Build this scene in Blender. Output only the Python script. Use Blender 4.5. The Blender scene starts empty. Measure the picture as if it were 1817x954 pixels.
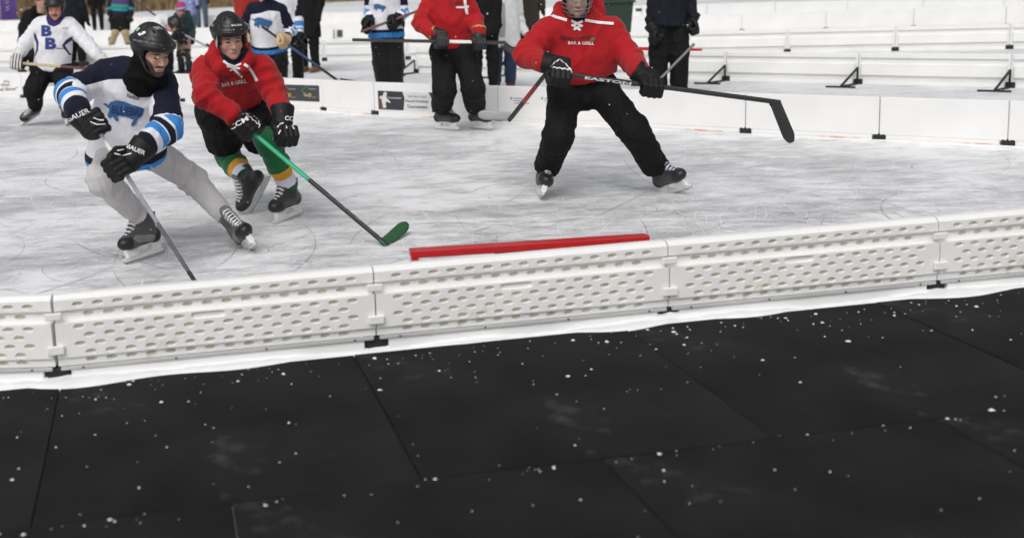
import bpy, bmesh, math, random
import numpy as np
from mathutils import Vector, Matrix
from mathutils.bvhtree import BVHTree
random.seed(7)
S = bpy.context.scene
COL = S.collection

# ------------------------------------------------------------------ camera
CAM_H, FPX, W0, H0 = 1.65, 2000.0, 1817.0, 954.0
PPX, PPY = 600.0, 268.0                       # principal point of the lens, in picture units
TH, RO = math.atan(328.0 / 2000.0), math.radians(2.6)
fwd = np.array([0, math.cos(TH), -math.sin(TH)])
r0 = np.array([1.0, 0, 0]); u0 = np.array([0, math.sin(TH), math.cos(TH)])
RIGHT = r0 * math.cos(RO) - u0 * math.sin(RO)
UP = u0 * math.cos(RO) + r0 * math.sin(RO)
CAM = np.array([0, 0, CAM_H])
cd = bpy.data.cameras.new('camera'); camera = bpy.data.objects.new('camera', cd); COL.objects.link(camera)
camera.matrix_world = Matrix(((RIGHT[0], UP[0], -fwd[0], 0), (RIGHT[1], UP[1], -fwd[1], 0),
                              (RIGHT[2], UP[2], -fwd[2], CAM_H), (0, 0, 0, 1)))
cd.sensor_fit = 'HORIZONTAL'; cd.sensor_width = 36.0; cd.lens = 36.0 * FPX / W0
cd.shift_x = (W0 / 2 - PPX) / W0
cd.shift_y = -(H0 / 2 - PPY) / W0
cd.clip_start = 0.1; cd.clip_end = 3000
cd.dof.use_dof = True; cd.dof.focus_distance = 7.2; cd.dof.aperture_fstop = 1.9
S.camera = camera

# ------------------------------------------------------------------ world and sun: flat overcast winter light
world = bpy.data.worlds.new('World'); S.world = world; world.use_nodes = True
nt = world.node_tree; nt.nodes.clear()
sky = nt.nodes.new('ShaderNodeTexSky'); sky.sky_type = 'NISHITA'; sky.sun_disc = False
sky.sun_elevation = math.radians(50); sky.sun_rotation = math.radians(200)
sky.air_density = 1.0; sky.dust_density = 6.0; sky.ozone_density = 1.0
hs = nt.nodes.new('ShaderNodeHueSaturation'); hs.inputs['Saturation'].default_value = 0.22
bg = nt.nodes.new('ShaderNodeBackground'); bg.inputs['Strength'].default_value = 0.13
wo = nt.nodes.new('ShaderNodeOutputWorld')
nt.links.new(sky.outputs[0], hs.inputs['Color']); nt.links.new(hs.outputs[0], bg.inputs['Color'])
nt.links.new(bg.outputs[0], wo.inputs['Surface'])
sd = bpy.data.lights.new('sun', 'SUN'); sd.energy = 0.9; sd.angle = math.radians(35); sd.color = (1, 0.98, 0.95)
sun = bpy.data.objects.new('sun', sd); COL.objects.link(sun)
sun.rotation_euler = (math.radians(40), 0, math.radians(-20))
S.view_settings.view_transform = 'Standard'; S.view_settings.look = 'None'
S.view_settings.gamma = 1.0; S.view_settings.exposure = -0.2; S.view_settings.use_curve_mapping = False

# ------------------------------------------------------------------ helpers: geometry of the view
A = lambda *v: np.array(v, float)
def nrm(v):
    v = np.asarray(v, float); n = np.linalg.norm(v); return v / (n if n > 1e-9 else 1.0)
def ray(px, py): return nrm(fwd * FPX + RIGHT * (px - PPX) - UP * (py - PPY))
def G(px, py, z=0.0):
    d = ray(px, py); return CAM + d * ((z - CAM_H) / d[2])
def P(px, py, Y):
    d = ray(px, py); return CAM + d * (Y / d[1])
def proj(p):
    q = np.asarray(p, float) - CAM; w = q @ fwd
    return PPX + FPX * (q @ RIGHT) / w, PPY - FPX * (q @ UP) / w
def joint_between(px, py, a, la, b, lb, near=True):
    best = None
    ym = (a[1] + b[1]) / 2
    for i in range(141):
        Y = ym + (-0.7 + i * 0.01)
        q = P(px, py, Y)
        e = (np.linalg.norm(q - a) - la) ** 2 + (np.linalg.norm(q - b) - lb) ** 2
        e += 1e-4 * ((Y - ym) if near else (ym - Y))
        if best is None or e < best[0]: best = (e, q)
    return best[1]
def child(px, py, a, L, sign=-1):
    best = None
    for i in range(101):
        Y = a[1] + sign * i * 0.006
        q = P(px, py, Y); e = abs(np.linalg.norm(q - a) - L)
        if best is None or e < best[0] - 1e-6: best = (e, q)
    return best[1]

# ------------------------------------------------------------------ helpers: objects
ORG = {}
def setp(o, label=None, cat=None, group=None, kind=None):
    if label: o['label'] = label
    if cat: o['category'] = cat
    if group: o['group'] = group
    if kind: o['kind'] = kind
    return o
def root(name, loc, label, cat, group=None):
    o = bpy.data.objects.new(name, None); COL.objects.link(o); o.location = tuple(loc)
    o.empty_display_size = 0.1; ORG[o.name] = np.array(loc, float)
    return setp(o, label, cat, group)
def link_mesh(name, me, m, parent=None, org=None):
    o = bpy.data.objects.new(name, me); COL.objects.link(o)
    if m is not None and len(me.materials) == 0: me.materials.append(m)
    if parent is not None:
        o.parent = parent; ORG[o.name] = ORG[parent.name]
    else:
        org = A(0, 0, 0) if org is None else np.array(org, float)
        o.location = tuple(org); ORG[o.name] = org
    return o
def raw_mesh(name, V, F, smooth=True):
    me = bpy.data.meshes.new(name)
    V = np.asarray(V, float)
    if isinstance(F, np.ndarray) and len(F):
        nf, k = F.shape
        me.vertices.add(len(V)); me.vertices.foreach_set('co', V.astype(np.float32).ravel())
        me.loops.add(nf * k); me.loops.foreach_set('vertex_index', F.astype(np.int32).ravel())
        me.polygons.add(nf); me.polygons.foreach_set('loop_start', np.arange(0, nf * k, k, dtype=np.int32))
        me.update(calc_edges=True)
    else:
        me.from_pydata([tuple(v) for v in V], [], [tuple(int(i) for i in f) for f in F]); me.update()
    me.polygons.foreach_set('use_smooth', np.full(len(me.polygons), smooth, dtype=bool))
    return me
def obj(name, V, F, m, parent=None, smooth=True, org=None, attrs=None):
    o0 = ORG[parent.name] if parent is not None else (A(0, 0, 0) if org is None else np.array(org, float))
    me = raw_mesh(name, np.asarray(V, float) - o0, F, smooth)
    if attrs:
        for k, a in attrs.items():
            at = me.attributes.new(k, 'FLOAT', 'POINT'); at.data.foreach_set('value', np.asarray(a, np.float32))
    return link_mesh(name, me, m, parent, org)

class MB:
    def __init__(s): s.v = []; s.f = []
    def add(s, V, F):
        n = len(s.v); s.v += [tuple(float(c) for c in v) for v in V]; s.f += [tuple(int(i) + n for i in f) for f in F]
    def box(s, c, h, R=None, bev=0.0):
        c = np.array(c, float); h = np.array(h, float)
        R = np.eye(3) if R is None else np.asarray(R)          # columns = local axes
        if bev <= 0:
            V = [A(x, y, z) * h for x in (-1, 1) for y in (-1, 1) for z in (-1, 1)]
            F = [(0, 1, 3, 2), (4, 6, 7, 5), (0, 4, 5, 1), (2, 3, 7, 6), (0, 2, 6, 4), (1, 5, 7, 3)]
        else:
            b = min(bev, h.min() * 0.9); V = []; idx = {}
            for sx in (-1, 1):
                for sy in (-1, 1):
                    for sz in (-1, 1):
                        for ax in range(3):
                            sg = A(sx, sy, sz); q = sg * (h - b); q[ax] = sg[ax] * h[ax]
                            idx[(sx, sy, sz, ax)] = len(V); V.append(q)
            F = []
            for ax in range(3):
                o1, o2 = [(1, 2), (2, 0), (0, 1)][ax]
                for sg in (-1, 1):
                    q = []
                    for a_, b_ in ((-1, -1), (1, -1), (1, 1), (-1, 1)):
                        k = [0, 0, 0]; k[ax] = sg; k[o1] = a_; k[o2] = b_; q.append(idx[(*k, ax)])
                    F.append(tuple(q if sg > 0 else q[::-1]))
                for a_ in (-1, 1):
                    for b_ in (-1, 1):
                        def K(t, axx):
                            k = [0, 0, 0]; k[ax] = t; k[o1] = a_; k[o2] = b_; return idx[(*k, axx)]
                        q = [K(-1, o1), K(1, o1), K(1, o2), K(-1, o2)]
                        F.append(tuple(q if a_ * b_ < 0 else q[::-1]))
            for sx in (-1, 1):
                for sy in (-1, 1):
                    for sz in (-1, 1):
                        q = [idx[(sx, sy, sz, a_)] for a_ in range(3)]
                        F.append(tuple(q if sx * sy * sz > 0 else q[::-1]))
        s.add([c + R @ v for v in V], F)
    def tube(s, pts, r, n=8, cap=True):
        pts = [np.array(p, float) for p in pts]; rr = r if hasattr(r, '__len__') else [r] * len(pts)
        V = []; F = []; up = None
        for i, p in enumerate(pts):
            t = nrm(pts[min(i + 1, len(pts) - 1)] - pts[max(i - 1, 0)])
            if up is None:
                up = nrm(np.cross(t, A(0.13, 0.2, 1) if abs(t[2]) < 0.9 else A(1, 0.1, 0)))
            up = nrm(up - t * (up @ t)); w = np.cross(t, up)
            for k in range(n):
                a_ = 2 * math.pi * k / n; V.append(p + rr[i] * (up * math.cos(a_) + w * math.sin(a_)))
        for i in range(len(pts) - 1):
            for k in range(n):
                F.append((i * n + k, i * n + (k + 1) % n, (i + 1) * n + (k + 1) % n, (i + 1) * n + k))
        if cap:
            F.append(tuple(range(n))[::-1]); F.append(tuple(range((len(pts) - 1) * n, len(pts) * n)))
        s.add(V, F)
    def prism(s, poly, ax_u, ax_v, ax_n, c, h0, h1, taper=1.0):
        n = len(poly); c = np.array(c, float)
        m_ = np.mean(np.array(poly), axis=0)
        V = [c + ax_u * x + ax_v * y + ax_n * h0 for x, y in poly]
        V += [c + ax_u * (m_[0] + (x - m_[0]) * taper) + ax_v * (m_[1] + (y - m_[1]) * taper) + ax_n * h1 for x, y in poly]
        F = [tuple(range(n))[::-1], tuple(range(n, 2 * n))] + [(i, (i + 1) % n, n + (i + 1) % n, n + i) for i in range(n)]
        s.add(V, F)
    def build(s, name, m, parent=None, smooth=False, org=None):
        return obj(name, s.v, s.f, m, parent, smooth, org)

# ------------------------------------------------------------------ helpers: procedural materials
MATS = {}
def mat(name, color, rough=0.6, metal=0.0, spec=0.5, var=0.12, vscale=6.0, bump=0.0, bscale=60.0, layers=(), sheen=0.0,
        fold=0.0, fscale=9.0, coat=0.0, speck=None):
    if name in MATS: return MATS[name]
    m = bpy.data.materials.new(name); m.use_nodes = True; MATS[name] = m
    t = m.node_tree; N = t.nodes; L = t.links; N.clear()
    out = N.new('ShaderNodeOutputMaterial'); b = N.new('ShaderNodeBsdfPrincipled'); L.new(b.outputs[0], out.inputs[0])
    b.inputs['Roughness'].default_value = rough; b.inputs['Metallic'].default_value = metal
    b.inputs['Specular IOR Level'].default_value = spec
    if sheen: b.inputs['Sheen Weight'].default_value = sheen
    if coat: b.inputs['Coat Weight'].default_value = coat; b.inputs['Coat Roughness'].default_value = 0.15
    tc = N.new('ShaderNodeTexCoord')
    cur = N.new('ShaderNodeRGB'); cur.outputs[0].default_value = (*color, 1); cur = cur.outputs[0]
    for at, c in layers:
        an = N.new('ShaderNodeAttribute'); an.attribute_name = at
        mr = N.new('ShaderNodeMapRange'); mr.inputs['From Min'].default_value = -0.0012; mr.inputs['From Max'].default_value = 0.0012
        L.new(an.outputs['Fac'], mr.inputs['Value'])
        mx = N.new('ShaderNodeMix'); mx.data_type = 'RGBA'
        L.new(mr.outputs[0], mx.inputs['Factor']); L.new(cur, mx.inputs['A']); mx.inputs['B'].default_value = (*c, 1)
        cur = mx.outputs['Result']
    if var > 0:
        nz = N.new('ShaderNodeTexNoise'); nz.inputs['Scale'].default_value = vscale; nz.inputs['Detail'].default_value = 5
        L.new(tc.outputs['Object'], nz.inputs['Vector'])
        mr = N.new('ShaderNodeMapRange'); mr.inputs['From Min'].default_value = 0.3; mr.inputs['From Max'].default_value = 0.7
        mr.inputs['To Min'].default_value = 1 - var; mr.inputs['To Max'].default_value = 1 + var * 0.6
        L.new(nz.outputs['Fac'], mr.inputs['Value'])
        mx = N.new('ShaderNodeVectorMath'); mx.operation = 'SCALE'
        L.new(cur, mx.inputs[0]); L.new(mr.outputs[0], mx.inputs['Scale']); cur = mx.outputs[0]
    if speck:                                     # dirt or snow specks with a shape of their own
        sc, lim, c = speck
        nz = N.new('ShaderNodeTexNoise'); nz.inputs['Scale'].default_value = sc; nz.inputs['Detail'].default_value = 6
        nz.inputs['Roughness'].default_value = 0.65
        L.new(tc.outputs['Object'], nz.inputs['Vector'])
        mr = N.new('ShaderNodeMapRange'); mr.inputs['From Min'].default_value = lim; mr.inputs['From Max'].default_value = lim + 0.08
        L.new(nz.outputs['Fac'], mr.inputs['Value'])
        mx = N.new('ShaderNodeMix'); mx.data_type = 'RGBA'
        L.new(mr.outputs[0], mx.inputs['Factor']); L.new(cur, mx.inputs['A']); mx.inputs['B'].default_value = (*c, 1)
        cur = mx.outputs['Result']
    L.new(cur, b.inputs['Base Color'])
    hgt = None
    if bump > 0:
        nz = N.new('ShaderNodeTexNoise'); nz.inputs['Scale'].default_value = bscale; nz.inputs['Detail'].default_value = 4
        L.new(tc.outputs['Object'], nz.inputs['Vector'])
        bp = N.new('ShaderNodeBump'); bp.inputs['Strength'].default_value = bump; bp.inputs['Distance'].default_value = 0.004
        L.new(nz.outputs['Fac'], bp.inputs['Height']); hgt = bp
    if fold > 0:
        mp = N.new('ShaderNodeMapping'); mp.inputs['Scale'].default_value = (1.0, 1.0, 0.55); mp.inputs['Rotation'].default_value = (0.3, 0.4, 0.2)
        L.new(tc.outputs['Object'], mp.inputs['Vector'])
        nz = N.new('ShaderNodeTexNoise'); nz.inputs['Scale'].default_value = fscale; nz.inputs['Detail'].default_value = 2.5
        nz.inputs['Distortion'].default_value = 0.9
        L.new(mp.outputs[0], nz.inputs['Vector'])
        bp = N.new('ShaderNodeBump'); bp.inputs['Strength'].default_value = fold; bp.inputs['Distance'].default_value = 0.045
        L.new(nz.outputs['Fac'], bp.inputs['Height'])
        if hgt is not None: L.new(hgt.outputs[0], bp.inputs['Normal'])
        hgt = bp
    if hgt is not None: L.new(hgt.outputs[0], b.inputs['Normal'])
    return m
# ------------------------------------------------------------------ solid modelling: smooth unions of limbs, meshed with surface nets
class Solid:
    def __init__(s): s.p = []
    def cone(s, a, b, ra, rb, k=0.03, n=None, fl=1.0, op='u'):
        a = np.array(a, float); b = np.array(b, float); R = max(ra, rb) + 0.0
        s.p.append((op, 'cone', (a, b, ra, rb, n, fl), np.minimum(a, b) - R, np.maximum(a, b) + R, k)); return s
    def ell(s, c, r, k=0.03, R=None, op='u'):
        c = np.array(c, float); r = np.array(r, float); m = r.max()
        s.p.append((op, 'ell', (c, r, R), c - m, c + m, k)); return s
    def rbox(s, c, h, rad, k=0.02, R=None, op='u'):
        c = np.array(c, float); h = np.array(h, float); m = np.linalg.norm(h) + rad
        s.p.append((op, 'rbox', (c, h, rad, R), c - m, c + m, k)); return s
    def cut(s, c, d, r, L):                        # remove a flat-ended cylinder that starts at c and runs L along d
        c = np.array(c, float); d = nrm(d); e = c + d * L
        s.p.append(('s', 'cyl', (c, d, r, L), np.minimum(c, e) - r, np.maximum(c, e) + r, 0)); return s
    def mesh(s, h):
        us = [q for q in s.p if q[0] == 'u']
        lo = np.min([q[3] for q in us], axis=0) - 3 * h; hi = np.max([q[4] for q in us], axis=0) + 3 * h
        dims = np.ceil((hi - lo) / h).astype(int) + 1
        F = np.full(dims, 1.0, np.float32)
        ax = [lo[i] + h * np.arange(dims[i]) for i in range(3)]
        for op, kind, pr, l, u, k in s.p:
            mg = max(k, 2 * h) + 2 * h
            i0 = np.clip(np.floor((l - mg - lo) / h).astype(int), 0, dims); i1 = np.clip(np.ceil((u + mg - lo) / h).astype(int) + 1, 0, dims)
            if np.any(i1 <= i0): continue
            X = ax[0][i0[0]:i1[0]][:, None, None]; Y = ax[1][i0[1]:i1[1]][None, :, None]; Z = ax[2][i0[2]:i1[2]][None, None, :]
            if kind == 'cone':
                a, b, ra, rb, n, fl = pr; ba = b - a; L2 = max(ba @ ba, 1e-9)
                x, y, z = X - a[0], Y - a[1], Z - a[2]
                t = np.clip((x * ba[0] + y * ba[1] + z * ba[2]) / L2, 0, 1)
                x = x - t * ba[0]; y = y - t * ba[1]; z = z - t * ba[2]
                if n is not None:
                    q = (x * n[0] + y * n[1] + z * n[2]) * (1 / fl - 1); x = x + n[0] * q; y = y + n[1] * q; z = z + n[2] * q
                d = np.sqrt(x * x + y * y + z * z) - (ra + (rb - ra) * t)
                if n is not None: d = d * 0.85
            elif kind == 'ell':
                c, r, R = pr; x, y, z = X - c[0], Y - c[1], Z - c[2]
                if R is not None:
                    x, y, z = (x * R[0][0] + y * R[1][0] + z * R[2][0], x * R[0][1] + y * R[1][1] + z * R[2][1], x * R[0][2] + y * R[1][2] + z * R[2][2])
                k0 = np.sqrt((x / r[0]) ** 2 + (y / r[1]) ** 2 + (z / r[2]) ** 2)
                k1 = np.sqrt((x / r[0] ** 2) ** 2 + (y / r[1] ** 2) ** 2 + (z / r[2] ** 2) ** 2) + 1e-9
                d = k0 * (k0 - 1) / k1
            elif kind == 'rbox':
                c, hh, rad, R = pr; x, y, z = X - c[0], Y - c[1], Z - c[2]
                if R is not None:
                    x, y, z = (x * R[0][0] + y * R[1][0] + z * R[2][0], x * R[0][1] + y * R[1][1] + z * R[2][1], x * R[0][2] + y * R[1][2] + z * R[2][2])
                qx, qy, qz = np.abs(x) - hh[0], np.abs(y) - hh[1], np.abs(z) - hh[2]
                d = np.sqrt(np.maximum(qx, 0) ** 2 + np.maximum(qy, 0) ** 2 + np.maximum(qz, 0) ** 2) + np.minimum(np.maximum(qx, np.maximum(qy, qz)), 0) - rad
            else:
                c, dr, r, L = pr; x, y, z = X - c[0], Y - c[1], Z - c[2]
                t = x * dr[0] + y * dr[1] + z * dr[2]
                rad = np.sqrt((x - t * dr[0]) ** 2 + (y - t * dr[1]) ** 2 + (z - t * dr[2]) ** 2)
                d = np.maximum(rad - r, np.maximum(-t, t - L))
            sl = F[i0[0]:i1[0], i0[1]:i1[1], i0[2]:i1[2]]
            if op == 'u':
                if k > 0:
                    hh_ = np.clip(0.5 + 0.5 * (sl - d) / k, 0, 1); sl[...] = sl * (1 - hh_) + d * hh_ - k * hh_ * (1 - hh_)
                else: sl[...] = np.minimum(sl, d)
            elif op == 's':
                if k > 0:
                    hh_ = np.clip(0.5 - 0.5 * (sl + d) / k, 0, 1); sl[...] = sl * (1 - hh_) - d * hh_ + k * hh_ * (1 - hh_)
                else: sl[...] = np.maximum(sl, -d)
        return nets(F, lo, h)

def nets(F, lo, h):
    s = F < 0
    c = np.zeros(tuple(n - 1 for n in F.shape), np.int8)
    for i in (0, 1):
        for j in (0, 1):
            for k in (0, 1):
                c += s[i:s.shape[0] - 1 + i, j:s.shape[1] - 1 + j, k:s.shape[2] - 1 + k]
    act = (c > 0) & (c < 8)
    ii = np.argwhere(act); idx = np.full(act.shape, -1, np.int64); idx[act] = np.arange(len(ii))
    acc = np.zeros((len(ii), 3)); cnt = np.zeros(len(ii))
    cor = [(i, j, k) for i in (0, 1) for j in (0, 1) for k in (0, 1)]
    for a in cor:
        for ax in range(3):
            if a[ax] == 0:
                b = list(a); b[ax] = 1
                fa = F[ii[:, 0] + a[0], ii[:, 1] + a[1], ii[:, 2] + a[2]]; fb = F[ii[:, 0] + b[0], ii[:, 1] + b[1], ii[:, 2] + b[2]]
                m = (fa < 0) != (fb < 0)
                t = np.where(m, fa / np.where(m, fa - fb, 1), 0)
                q = np.tile(np.array(a, float), (len(ii), 1)); q[:, ax] += t
                acc += q * m[:, None]; cnt += m
    V = lo + h * (ii + acc / cnt[:, None])
    Fs = []
    for ax in range(3):
        o1, o2 = [(1, 2), (2, 0), (0, 1)][ax]
        sa = [slice(1, -1)] * 3; sb = [slice(1, -1)] * 3
        sa[ax] = slice(0, -1); sb[ax] = slice(1, None)
        A0 = s[tuple(sa)]; B0 = s[tuple(sb)]
        for flip, M in ((False, A0 & ~B0), (True, ~A0 & B0)):
            e = np.argwhere(M)
            if not len(e): continue
            e[:, o1] += 1; e[:, o2] += 1
            q = []
            for d1, d2 in ((-1, -1), (0, -1), (0, 0), (-1, 0)):
                f = e.copy(); f[:, o1] += d1; f[:, o2] += d2
                q.append(idx[f[:, 0], f[:, 1], f[:, 2]])
            q = np.stack(q if not flip else q[::-1], 1)
            Fs.append(q[(q >= 0).all(1)])
    return V, np.concatenate(Fs)
def vnormals(V, F):
    n = np.cross(V[F[:, 2]] - V[F[:, 0]], V[F[:, 3]] - V[F[:, 1]]); N = np.zeros_like(V)
    for i in range(4): np.add.at(N, F[:, i], n)
    return N / (np.linalg.norm(N, axis=1)[:, None] + 1e-12)
_rs = np.random.RandomState(11)
_K = _rs.normal(size=(14, 3)); _K /= np.linalg.norm(_K, axis=1)[:, None]; _PH = _rs.uniform(0, 6.28, 14); _SC = _rs.uniform(0.6, 1.6, 14)
def snoise(p, f):
    return sum(np.sin((p @ _K[i]) * f * _SC[i] + _PH[i]) for i in range(14)) / 5.0
def wrinkle(V, F, limbs=(), amp=0.006, freq=22.0, jamp=0.007):
    """cloth folds: warped sharp ridges everywhere, irregular bunching round the joints"""
    N = vnormals(V, F); k = freq / 14.0
    q = V + 0.035 * np.stack([snoise(V + 3, 13), snoise(V + 7, 13), snoise(V - 5, 13)], 1)
    r1 = np.clip(1 - np.abs(snoise(q * A(1, 1, 0.55), 34 * k)) * 1.1, 0, 1) ** 2; r2 = np.clip(1 - np.abs(snoise(q[:, [1, 2, 0]] * A(1, 0.7, 1), 62 * k)) * 1.1, 0, 1) ** 2
    mask = np.clip(0.55 + 0.6 * snoise(V + 11, 8), 0.05, 1.2)
    d = amp * mask * (1.5 * r1 + 0.6 * r2 - 0.5) + amp * 0.5 * snoise(V + 2, 16)
    for j, ax, rad in limbs:
        w = np.exp(-(np.linalg.norm(V - j, axis=1) / rad) ** 2)
        t = (V - j) @ nrm(ax)
        ph = t * 6.283 / 0.085 + 3.4 * snoise(V, 11) + 1.5 * snoise(V + 9, 24)
        d += w * jamp * (np.clip(0.5 + 0.5 * np.sin(ph), 0, 1) ** 2.2 * 1.6 - 0.5)
    return V + N * d[:, None]
def polyfield(V, pts):
    """signed distance (inside > 0) to a polygon given in world x, z"""
    x, z = V[:, 0], V[:, 2]; n = len(pts); d = np.full(len(V), 1e9); ins = np.zeros(len(V), bool)
    for i in range(n):
        a, b = pts[i], pts[(i + 1) % n]; e = b - a
        t = np.clip(((x - a[0]) * e[0] + (z - a[1]) * e[1]) / (e @ e + 1e-12), 0, 1)
        d = np.minimum(d, np.hypot(x - a[0] - t * e[0], z - a[1] - t * e[1]))
        c = ((a[1] > z) != (b[1] > z)) & (x < (b[0] - a[0]) * (z - a[1]) / (b[1] - a[1] + 1e-12) + a[0])
        ins ^= c
    return np.where(ins, d, -d)
def pxpoly(pts, Y): return [P(x, y, Y)[[0, 2]] for x, y in pts]
def limb_t(V, a, b):
    e = b - a; t = (V - a) @ e / (e @ e); tc = np.clip(t, 0, 1)
    return t, np.linalg.norm(V - a - tc[:, None] * e, axis=1)

# ------------------------------------------------------------------ writing and marks laid onto cloth and boards
def text2d(s, bold=0.0, shear=0.0):
    c = bpy.data.curves.new('t', 'FONT'); c.body = s; c.offset = bold; c.shear = shear; c.resolution_u = 3
    o = bpy.data.objects.new('t', c); COL.objects.link(o); bpy.context.view_layer.update()
    me = bpy.data.meshes.new_from_object(o.evaluated_get(bpy.context.evaluated_depsgraph_get()))
    V = np.array([v.co[:2] for v in me.vertices]); F = [tuple(p.vertices) for p in me.polygons]
    bpy.data.objects.remove(o); bpy.data.curves.remove(c); bpy.data.meshes.remove(me)
    V[:, 0] -= V[:, 0].min(); w = V[:, 0].max(); V[:, 1] -= V[:, 1].min(); hh = V[:, 1].max()
    return V / A(w, hh), F
def refine(V2, F, step):
    bm = bmesh.new(); vs = [bm.verts.new((x, y, 0)) for x, y in V2]
    for f in F:
        try: bm.faces.new([vs[i] for i in f])
        except ValueError: pass
    bm.normal_update(); bmesh.ops.triangulate(bm, faces=bm.faces[:])
    for _ in range(6):
        e = [q for q in bm.edges if q.calc_length() > step]
        if not e: break
        bmesh.ops.subdivide_edges(bm, edges=e, cuts=1); bmesh.ops.triangulate(bm, faces=bm.faces[:])
    bm.verts.index_update()
    V = np.array([v.co[:2] for v in bm.verts]); F = [tuple(v.index for v in f.verts) for f in bm.faces]; bm.free()
    return V, F
def bvh_of(o):
    org = ORG[o.name]
    return BVHTree.FromPolygons([tuple(np.array(v.co) + org) for v in o.data.vertices], [tuple(p.vertices) for p in o.data.polygons])
def lay(name, V2, F, bvh, m, parent, off=0.004, step=4.0, maxd=99):
    """drape a flat mark (picture units) onto the cloth it is printed on"""
    V2, F = refine(V2, F, step); pos = []; ok = []
    for x, y in V2:
        d = ray(x, y); hit = bvh.ray_cast(Vector(CAM), Vector(d))
        if hit[0] is None or hit[3] > maxd: pos.append(A(0, 0, 0)); ok.append(False)
        else: pos.append(np.array(hit[0]) - d * off); ok.append(True)
    F = [f for f in F if all(ok[i] for i in f) and max(np.linalg.norm(pos[f[i]] - pos[f[i - 1]]) for i in range(3)) < 0.25]
    if not F: print('LAYNOTHING', name, V2.mean(0)); return None
    used = sorted({i for f in F for i in f}); mp = {u: i for i, u in enumerate(used)}
    return obj(name, [pos[u] for u in used], [tuple(mp[i] for i in f) for f in F], m, parent, smooth=True)
def lay_text(name, s, x0, y0, x1, y1, hgt, bvh, m, parent, bold=0.012, shear=0.0, off=0.005):
    """baseline from (x0,y0) to (x1,y1), letters hgt tall"""
    V, F = text2d(s, bold, shear); e = A(x1 - x0, y1 - y0); n = nrm(A(e[1], -e[0]))
    V2 = np.array([A(x0, y0) + e * u + n * hgt * v for u, v in V])
    return lay(name, V2, F, bvh, m, parent, off)
def lay_poly(name, pts, bvh, m, parent, off=0.004, step=4.0):
    return lay(name, np.array(pts, float), [tuple(range(len(pts)))], bvh, m, parent, off, step)
def ribbon(pts, w):
    pts = [A(*p) for p in pts]; L = []; R = []
    for i, p in enumerate(pts):
        t = nrm(pts[min(i + 1, len(pts) - 1)] - pts[max(i - 1, 0)]); n = A(-t[1], t[0]) * w / 2
        L.append(p + n); R.append(p - n)
    n = len(pts); return np.array(L + R), [(i, i + 1, n + i + 1, n + i) for i in range(n - 1)]
def lay_ribbon(name, pts, w, bvh, m, parent, off=0.007):
    V, F = ribbon(pts, w); return lay(name, V, F, bvh, m, parent, off, 5.0)
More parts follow.
